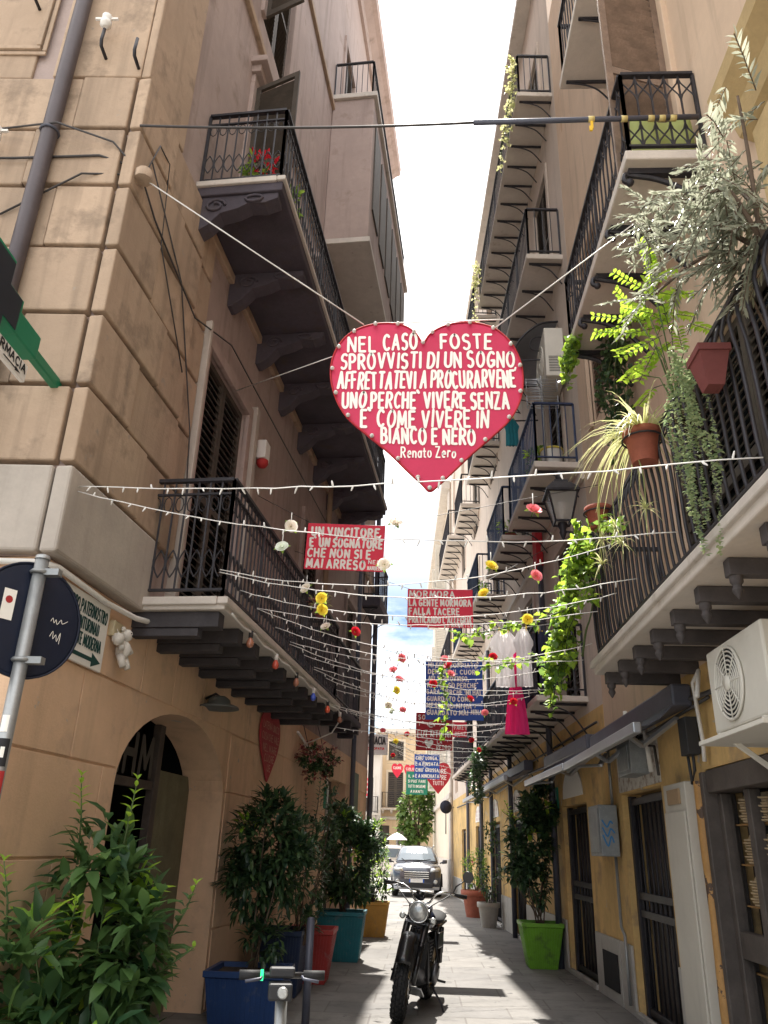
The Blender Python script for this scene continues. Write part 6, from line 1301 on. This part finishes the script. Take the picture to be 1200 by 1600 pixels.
# ------------------------------------------------------------------ car
def build_car(label, loc, yaw, cat='car', name='parked_car', body='carbody'):
    t = T(name, label, cat, (0, 0, 0)); part = t.part
    def sec(y, hw, zb, zt, cr=.06):
        h = [(0, zb), (hw * .85, zb), (hw * .97, zb + .08), (hw, zb + .25 * (zt - zb) + .08), (hw * 1.0, zt - .22 * (zt - zb)), (hw * .95, zt - .05), (hw * .8, zt + cr * .45), (hw * .45, zt + cr * .85), (0, zt + cr)]
        return [Vector((x, y, z)) for x, z in h] + [Vector((-x, y, z)) for x, z in h[-2:0:-1]]
    q = MB(); q.loft([sec(.02, .60, .42, .78, .02), sec(.06, .72, .32, .86, .03), sec(.16, .81, .28, .93, .05), sec(.4, .86, .26, .99, .07), sec(.9, .885, .26, 1.04, .07), sec(1.3, .885, .26, 1.06, .03), sec(2.4, .89, .26, 1.06, .03), sec(3.5, .88, .26, 1.06, .03), sec(3.95, .82, .32, 1.04, .03), sec(4.08, .7, .42, .95, .02)])
    bo = part(q, 'body', body)
    def gs(y, hb, zb, ht, zt, cr): 
        h = [(hb, zb), (ht + (hb - ht) * .25, zb + (zt - zb) * .75), (ht, zt), (ht * .75, zt + cr * .6), (0, zt + cr)]
        return [Vector((x, y, z)) for x, z in h] + [Vector((-x, y, z)) for x, z in h[-2::-1]]
    q = MB(); q.loft([gs(1.02, .76, 1.08, .70, 1.10, .01), gs(1.4, .80, 1.06, .66, 1.36, .03), gs(1.78, .82, 1.06, .60, 1.58, .04), gs(2.4, .82, 1.06, .60, 1.62, .05), gs(3.3, .82, 1.06, .60, 1.60, .05), gs(3.85, .78, 1.06, .58, 1.45, .05), gs(4.0, .74, 1.06, .62, 1.12, .02)])
    part(q, 'cabin', body)
    q = MB(); W = [(.69, 1.07, 1.15), (.60, 1.40, 1.385), (.52, 1.73, 1.575)]
    for (a, y, z), (a2, y2, z2) in zip(W, W[1:]):
        q.smooth = True
        for k in range(6):
            f0, f1 = -1 + k / 3, -1 + (k + 1) / 3; up = lambda f, zz: zz + .035 * (1 - f * f)
            q.quad((a * f0, y - .012, up(f0, z)), (a * f1, y - .012, up(f1, z)), (a2 * f1, y2 - .012, up(f1, z2)), (a2 * f0, y2 - .012, up(f0, z2)))
    part(q, 'windscreen', 'carglass', recalc=False)
    for sg in (1, -1):
        q = MB(); q.quad((sg * .83, 1.5, 1.12), (sg * .845, 3.4, 1.12), (sg * .675, 3.2, 1.54), (sg * .675, 1.9, 1.53)); part(q, 'side_window', 'carglass')
        q = MB(); q.loft([[Vector((sg * x, y, z)) for x, z in p] for y, p in ((.02, [(.46, .80), (.70, .84), (.74, .90), (.5, .88)]), (.10, [(.44, .78), (.78, .83), (.815, .93), (.5, .92)]), (.3, [(.5, .8), (.80, .85), (.84, .96), (.6, .96)]))]); part(q, 'headlight', 'lens')
        q = MB(); q.lathe([(.06, 0), (.075, .02), (.05, .03)], (sg * .66, .045, .50), (0, -1, 0), 12); part(q, 'fog_lamp', 'lens')
        q = MB(); q.bar((sg * .84, 1.35, 1.08), (sg * .95, 1.3, 1.12), .05); q.loft([[Vector((sg * x, y, z)) for x, z in ((.92, 1.06), (1.10, 1.08), (1.11, 1.2), (.94, 1.2))] for y in (1.22, 1.36)]); part(q, 'mirror', body, bev=.02)
        for y in (.78, 3.3):
            q = MB(); q.lathe([(.20, -.10), (.30, -.11), (.335, -.07), (.335, .07), (.30, .11), (.20, .10)], (sg * .77, y, .335), (1, 0, 0), 24); wv = part(q, 'wheel', 'rubber')
            q = MB(); q.lathe([(.21, .0), (.20, .105), (.05, .10), (0, .11)], (sg * .77, y, .335), (sg, 0, 0), 16); part(q, 'rim', 'steel', wv)
            q = MB(); q.tube([(sg * .888, y + .40 * cos(a), .335 + .40 * sin(a)) for a in [k * pi / 10 for k in range(11)]], .03, 6); part(q, 'wheel_arch', 'plastic')
    q = MB(); q.box(-.44, .44, -.012, .03, .60, .80); q.box(-.56, .56, -.02, .04, .30, .43); pieces(t, q, 'grille', 'plastic', bev=.02)
    q = MB()
    for z in (.80, .735, .67, .605): q.box(-.43, .43, -.026, -.013, z - .012, z + .012)
    pieces(t, q, 'grille_bar', 'chrome', bev=.004)
    q = MB(); q.box(-.26, .26, -.05, -.03, .47, .58); pl = part(q, 'number_plate', 'plate', bev=.004)
    q = MB(); q.box(-.26, -.215, -.053, -.0505, .47, .58); q.box(.215, .26, -.053, -.0505, .47, .58); pieces(t, q, 'plate_band', 'blue', pl)
    q = MB(); q.loft([[Vector((x, y, z)) for x, z in ((-.78, .24), (.78, .24), (.80, .34), (-.80, .34))] for y in (.03, .2)]); part(q, 'skid_plate', 'aluminium', bev=.01)
    q = MB()
    for sg in (1, -1): q.bar((sg * .1 - .25, .98, 1.11), (sg * .2 + .1 + (.2 if sg > 0 else -.45), 1.12, 1.215), .018)
    pieces(t, q, 'wiper', 'plastic')
    q = MB()
    for sg in (1, -1): q.tube([(sg * .62, 1.9, 1.63), (sg * .63, 2.1, 1.68), (sg * .63, 3.3, 1.67), (sg * .62, 3.5, 1.61)], .016, 6)
    pieces(t, q, 'roof_rail', 'steel')
    t.o.location = loc; t.o.rotation_euler = (0, 0, yaw); return t
build_car('dark grey compact off-roader facing the camera at the end of the alley', (-.08, 30.3, .004), 0)
c2 = build_car('pale car parked sideways in the far square beyond the dark off-roader', (-4.0, 43, .002), radians(-80), 'car', 'parked_car', 'farwhite')
t = T('parasol', 'small white parasol in the far square behind the car', 'parasol', (-1.15, 44, 0)); q = MB(); q.tube([(-1.15, 44, 0), (-1.15, 44, 2.2)], .03, 8); t.part(q, 'pole', 'steel'); q = MB(); q.lathe([(.55, 1.95), (.53, 2.0), (.25, 2.2), (.02, 2.3)], (-1.15, 44, 0), n=12); t.part(q, 'canopy', 'cloth_white')

# ------------------------------------------------------------------ motorbike (local: x forward, y rider's left, z up)
t = T('motorbike', 'black scrambler motorbike with round headlight and knobbly front tyre, leaning on its stand', 'motorbike', (0, 0, 0))
WR = .335
def wheel(cx, steer=0, wid=.068):
    ca, sa = cos(steer), sin(steer); c = Vector((cx, 0, WR)); fx, fy = Vector((ca, sa, 0)), Vector((-sa, ca, 0)); up = Vector((0, 0, 1))
    q = MB(); q.smooth = True; nu, nv = 40, 10; rt = WR - wid
    q.add([c + (fx * cos(a) + up * sin(a)) * (rt + wid * .95 * cos(b)) + fy * wid * 1.0 * sin(b) for a in [2 * pi * i / nu for i in range(nu)] for b in [2 * pi * j / nv for j in range(nv)]], [(i * nv + j, i * nv + (j + 1) % nv, ((i + 1) % nu) * nv + (j + 1) % nv, ((i + 1) % nu) * nv + j) for i in range(nu) for j in range(nv)])
    w = t.part(q, 'wheel', 'rubber'); q = MB()
    for i in range(34):
        a = 2 * pi * i / 34
        for j, b in enumerate((-.95, -.45, 0, .45, .95)):
            aa = a + (j % 2) * pi / 34; rd = fx * cos(aa) + up * sin(aa); tg = -fx * sin(aa) + up * cos(aa); nn = rd * cos(b) + fy * sin(b); sd = -rd * sin(b) + fy * cos(b)
            q.obox(c + rd * rt + nn * (wid * .97), tg * .017, sd * .0115, nn * .011)
    t.part(q, 'tread', 'rubber', w); q = MB()
    for off in (-.028, .028): q.tube([c + fy * off + (fx * cos(a) + up * sin(a)) * (rt - wid * .75) for a in [2 * pi * i / 36 for i in range(36)]], .012, 6, False, True)
    q.lathe([(rt - wid * .72, -.03), (rt - wid * .80, -.028), (rt - wid * .86, 0), (rt - wid * .80, .028), (rt - wid * .72, .03)], c, fy, 36); t.part(q, 'rim', 'goldrim', w); q = MB()
    for i in range(18):
        a = 2 * pi * i / 18
        for s_ in (1, -1): q.tube([c + fy * .045 * s_ + (fx * cos(a + .5 * s_) + up * sin(a + .5 * s_)) * .035, c + (fx * cos(a) + up * sin(a)) * (rt - wid * .8)], .0022, 3, False)
    t.part(q, 'spokes', 'chrome', w); q = MB(); q.lathe([(.02, -.09), (.05, -.06), (.04, -.03), (.04, .03), (.05, .06), (.02, .09)], c, fy, 14); t.part(q, 'hub', 'engine', w)
    q = MB(); q.lathe([(.12, .064), (.125, .066), (.125, .07), (.06, .07), (.06, .066)], c, fy, 28); t.part(q, 'brake_disc', 'chrome', w)
ST = .12
wheel(.69, ST); wheel(-.69, 0)
fx, fy = Vector((cos(ST), sin(ST), 0)), Vector((-sin(ST), cos(ST), 0)); ax = Vector((.69, 0, WR)); hd = Vector((.33, 0, .93)); rake = (hd - ax).normalized()
q = MB()
for s_ in (1, -1):
    a = ax + fy * .098 * s_; b = hd + fy * .098 * s_ + rake * .1; q.tube([a, a.lerp(b, .45)], .03, 10); q.tube([a.lerp(b, .45), b], .021, 10); q.lathe([(.034, 0), (.034, .03)], a.lerp(b, .45), rake, 10); q.lathe([(.03, 0), (.036, .06), (.036, .18), (.03, .24)], a.lerp(b, .5), rake, 10)
t.part(q, 'fork', 'black')
q = MB()
for k in (0, -.22): q.obox(hd + rake * (.07 + k * .8) , fy * .125, rake * .016, fy.cross(rake) * .035)
t.part(q, 'fork_yoke', 'engine', bev=.008)
q = MB(); q.smooth = True       # high front mudguard
top = ax + rake * .0 + Vector((0, 0, WR + .085)); P = []
for i in range(12):
    a = radians(28 + i * 9.5)
    for j in range(7):
        y = (j - 3) / 3; rr = WR + .10 - .03 * y * y; P.append(ax + fx * cos(a) * rr + Vector((0, 0, 1)) * (sin(a) * rr + .02) + fy * y * .075)
q.add(P, [(i * 7 + j, i * 7 + j + 1, (i + 1) * 7 + j + 1, (i + 1) * 7 + j) for i in range(11) for j in range(6)])
o = t.part(q, 'mudguard', 'black', recalc=False); o.modifiers.new('thick', 'SOLIDIFY').thickness = .006
hl = hd + fx * .16 + Vector((0, 0, .03))
q = MB(); q.lathe([(.03, -.13), (.08, -.1), (.10, -.04), (.104, 0), (.098, .012)], hl, fx, 24); t.part(q, 'headlight_shell', 'black')
q = MB(); q.lathe([(.092, .0), (.085, .022), (.05, .034), (0, .038)], hl, fx, 24); lz = t.part(q, 'headlight', 'lens')
q = MB(); q.tube([hl + fx * .014 + (fy * cos(a) + Vector((0, 0, 1)) * sin(a)) * .098 for a in [k * pi / 14 for k in range(28)]], .008, 6, False, True); t.part(q, 'headlight_ring', 'chrome')
for s_ in (1, -1):
    q = MB(); p = hd + fy * .16 * s_ + fx * .1 + Vector((0, 0, -.03)); q.tube([hd + fy * .1 * s_ + fx * .05 + Vector((0, 0, -.03)), p], .009, 6); q.lathe([(.012, -.05), (.03, -.02), (.034, .01), (.02, .025)], p + fx * .03, fx, 12); t.part(q, 'indicator', 'lens')
    q = MB(); q.bar(hd + fy * .1 * s_ + rake * -.02, hl + fy * .1 * s_, .012, .05); t.part(q, 'headlight_bracket', 'engine')
q = MB(); b0 = hd + rake * .13
hbp = [b0 + fy * .07, b0 + fy * .14 + Vector((.02, 0, .10)), b0 + fy * .26 + Vector((-.01, 0, .13)), b0 + fy * .43 + Vector((-.10, 0, .12))]
hbm = [b0 - fy * .07, b0 - fy * .14 + Vector((.02, 0, .10)), b0 - fy * .26 + Vector((-.01, 0, .13)), b0 - fy * .43 + Vector((-.10, 0, .12))]
q.tube(catmull([tuple(v) for v in hbm[::-1] + hbp], 4), .0125, 8); q.tube([hbm[1], hbp[1]], .009, 6)
hbar = t.part(q, 'handlebar', 'chrome')
for s_, H in ((1, hbp), (-1, hbm)):
    q = MB(); q.tube([H[2].lerp(H[3], .35), H[3]], .018, 10); q.lathe([(.022, 0), (.022, .012)], H[3], (H[3] - H[2]), 10); t.part(q, 'grip', 'rubber', hbar)
    q = MB(); a = H[2].lerp(H[3], .2); q.tube([a, a + Vector((.07, 0, -.01)), H[3] + Vector((.06, 0, -.02))], .007, 6); t.part(q, 'lever', 'chrome', hbar)
    q = MB(); q.tube(catmull([tuple(a), tuple(a + Vector((.12, -.05 * s_, -.05))), tuple(hl + fy * .1 * s_ + Vector((0, 0, .05))), tuple(hd + Vector((0, .04 * s_, -.1)))], 5), .006, 5); t.part(q, 'control_cable', 'plastic', hbar)
q = MB(); a = hbp[2].lerp(hbp[3], .25); e = a + Vector((-.02, .11, .15)); q.tube([a, a + Vector((.02, .03, .08)), e], .007, 6); t.part(q, 'mirror_arm', 'black'); q = MB(); q.lathe([(.01, -.015), (.05, -.012), (.06, .0), (.056, .008)], e + Vector((0, .03, .04)), (1, 0.2, 0), 18); t.part(q, 'mirror', 'black')
q = MB(); q.lathe([(.05, -.02), (.058, 0), (.055, .03), (0, .034)], hd + rake * .19 + Vector((.03, -.03, 0)), rake - fx * .3, 16); t.part(q, 'speedometer', 'black')
def ell(x, cy_, cz_, ry, rz, n=14): return [Vector((x, cy_ + ry * cos(2 * pi * k / n), cz_ + rz * sin(2 * pi * k / n))) for k in range(n)]
q = MB(); q.loft([ell(.30, 0, .86, .05, .05), ell(.26, 0, .87, .11, .095), ell(.12, 0, .87, .145, .12), ell(-.03, 0, .85, .13, .11), ell(-.16, 0, .81, .08, .07), ell(-.2, 0, .8, .04, .04)]); t.part(q, 'fuel_tank', 'tank')
q = MB(); q.loft([ell(-.12, 0, .85, .07, .03), ell(-.2, 0, .84, .12, .045), ell(-.45, 0, .83, .14, .05), ell(-.75, 0, .86, .12, .045), ell(-.85, 0, .87, .06, .03)]); t.part(q, 'seat', 'rubber')
q = MB()
for s_ in (1, -1):
    q.tube([(.30, .03 * s_, .88), (.18, .12 * s_, .6), (.16, .15 * s_, .30), (-.25, .15 * s_, .28), (-.32, .14 * s_, .5), (-.2, .1 * s_, .75)], .018, 8); q.tube([(.28, .02 * s_, .80), (-.2, .11 * s_, .76), (-.85, .1 * s_, .80)], .016, 8); q.tube([(-.28, .12 * s_, .36), (-.69, .11 * s_, WR)], .024, 8); q.tube([(-.62, .125 * s_, .4), (-.5, .12 * s_, .76)], .028, 8)
t.part(q, 'frame', 'black')
q = MB(); q.loft([ell(.2, 0, .36, .1, .08), ell(.12, 0, .36, .15, .13), ell(-.1, 0, .36, .17, .14), ell(-.24, 0, .37, .12, .1)]); q.obox((.06, 0, .58), (.085, 0, .02), (0, .10, 0), (-.02, 0, .12))
for k in range(7): q.obox((.065 - .006 * k, 0, .48 + .032 * k), (.105, 0, 0), (0, .125, 0), (0, 0, .005))
q.lathe([(.10, .0), (.11, .03), (.06, .05)], (-.06, .17, .36), (0, 1, 0), 16); q.lathe([(.10, .0), (.11, .03), (.06, .05)], (-.06, -.17, .36), (0, -1, 0), 16); t.part(q, 'engine', 'engine')
q = MB(); q.tube(catmull([(.15, -.05, .55), (.30, -.1, .45), (.24, -.17, .3), (0, -.19, .36), (-.3, -.2, .5)], 5), .022, 8); q.tube([(-.28, -.2, .49), (-.8, -.22, .62)], [.045, .05], 12); t.part(q, 'exhaust', 'chrome')
q = MB(); q.obox((.22, 0, .55), (.02, 0, -.004), (0, .12, 0), (0, 0, .12)); t.part(q, 'radiator', 'plastic')
q = MB(); q.obox((.19, 0, .20), (.12, 0, .05), (0, .12, 0), (-.004, 0, .008)); t.part(q, 'skid_plate', 'aluminium')
q = MB(); q.tube([(-.02, .16, .26), (.02, .30, .12), (.03, .36, .012)], .011, 6); q.box(.0, .06, .34, .39, .004, .014); t.part(q, 'kickstand', 'iron')
for s_ in (1, -1):
    q = MB(); q.tube([(-.1, .16 * s_, .3), (-.1, .30 * s_, .3)], .013, 6); t.part(q, 'footpeg', 'rubber')
    q = MB(); q.obox((-.30, .155 * s_, .66), (.13, 0, 0), (0, .012, 0), (.02, 0, .08)); t.part(q, 'side_panel', 'black', bev=.01)
q = MB(); q.smooth = True; P = []
for i in range(9):
    a = radians(60 + i * 13)
    for j in range(5): y = (j - 2) / 2; P.append(Vector((-.69 + cos(a) * (WR + .1), y * .075, WR + sin(a) * (WR + .1) - .02 * y * y)))
q.add(P, [(i * 5 + j, i * 5 + j + 1, (i + 1) * 5 + j + 1, (i + 1) * 5 + j) for i in range(8) for j in range(4)]); o = t.part(q, 'mudguard', 'black', recalc=False); o.modifiers.new('thick', 'SOLIDIFY').thickness = .006
q = MB(); q.lathe([(.04, 0), (.045, .02), (.02, .03)], (-.92, 0, .78), (-1, 0, 0), 12); t.part(q, 'tail_lamp', 'inkred')
BA = .20
t.o.location = (-.20 + .69 * sin(BA) + .0, 8.95 + .69 * cos(BA), .006); t.o.rotation_euler = (-.15, 0, -pi / 2 - BA)

# ------------------------------------------------------------------ kick scooter and post
t = T('kick_scooter', 'electric kick scooter with a glowing green ring on its handlebar, bottom left', 'kick scooter', (-.70, 4.35, 0))
hb = Vector((-.64, 4.25, .985)); hd_ = Vector((.98, .18, 0)).normalized(); sd_ = Vector((-.18, .98, 0))
q = MB(); q.tube([hb + Vector((0, .15, -.95)), hb + Vector((0, .02, -.06))], .028, 12); t.part(q, 'stem', 'steel')
q = MB(); q.tube([hb - hd_ * .19, hb + hd_ * .19], .014, 10); b_ = t.part(q, 'handlebar', 'black')
for s_ in (1, -1):
    q = MB(); q.tube([hb + hd_ * .10 * s_, hb + hd_ * .20 * s_], .021, 12); t.part(q, 'grip', 'rubber', b_)
    q = MB(); q.tube([hb + hd_ * .09 * s_, hb + hd_ * .1 * s_ - sd_ * .04 - Vector((0, 0, .01)), hb + hd_ * .17 * s_ - sd_ * .05 - Vector((0, 0, .02))], .007, 6); t.part(q, 'lever', 'pipe', b_)
q = MB(); q.tube([hb - hd_ * .088, hb - hd_ * .102], .0235, 14); t.part(q, 'indicator_ring', 'ringgreen', b_)
q = MB(); q.obox(hb + Vector((0, 0, .012)), hd_ * .06, sd_ * .03, Vector((0, 0, .022))); t.part(q, 'display', 'plastic', bev=.01)
q = MB(); q.obox(hb + Vector((0, -.03, -.06)), hd_ * .055, sd_ * .05, Vector((0, 0, .035))); t.part(q, 'cable_box', 'plastic', bev=.01)
q = MB(); q.lathe([(.02, -.03), (.026, 0), (.02, .006)], hb + Vector((.02, -.085, -.06)), (0, -1, 0), 14); t.part(q, 'lamp', 'lens')
q = MB(); q.obox((-.72, 4.8, .13), (.07, 0, 0), (0, .38, 0), (0, 0, .02)); t.part(q, 'deck', 'plastic', bev=.01)
for y in (4.36, 5.26):
    q = MB(); q.lathe([(.05, -.022), (.11, -.022), (.122, -.01), (.122, .01), (.11, .022), (.05, .022)], (-.72, y, .125), (1, 0, 0), 24); t.part(q, 'wheel', 'rubber')
q = MB(); q.tube([(-.76, 4.36, .125), (-.76, 4.38, .26), (-.72, 4.36, .3)], .012, 6); q.tube([(-.68, 4.36, .125), (-.68, 4.38, .26), (-.72, 4.36, .3)], .012, 6); q.tube([(-.72, 5.26, .13), (-.72, 5.1, .13)], .02, 6); t.part(q, 'fork', 'steel')
t = T('metal_post', 'plain grey metal post standing among the planters behind the scooter', 'post', (-1.0, 8.2, 0)); q = MB(); q.tube([(-1.0, 8.2, 0), (-1.0, 8.2, .92)], .036, 12); q.lathe([(.036, 0), (.03, .015), (0, .02)], (-1.0, 8.2, .92), n=12); t.part(q, 'pole', 'pipe'); q = MB(); q.box(-1.07, -.93, 8.13, 8.27, .004, .02); t.part(q, 'foot_plate', 'steel')
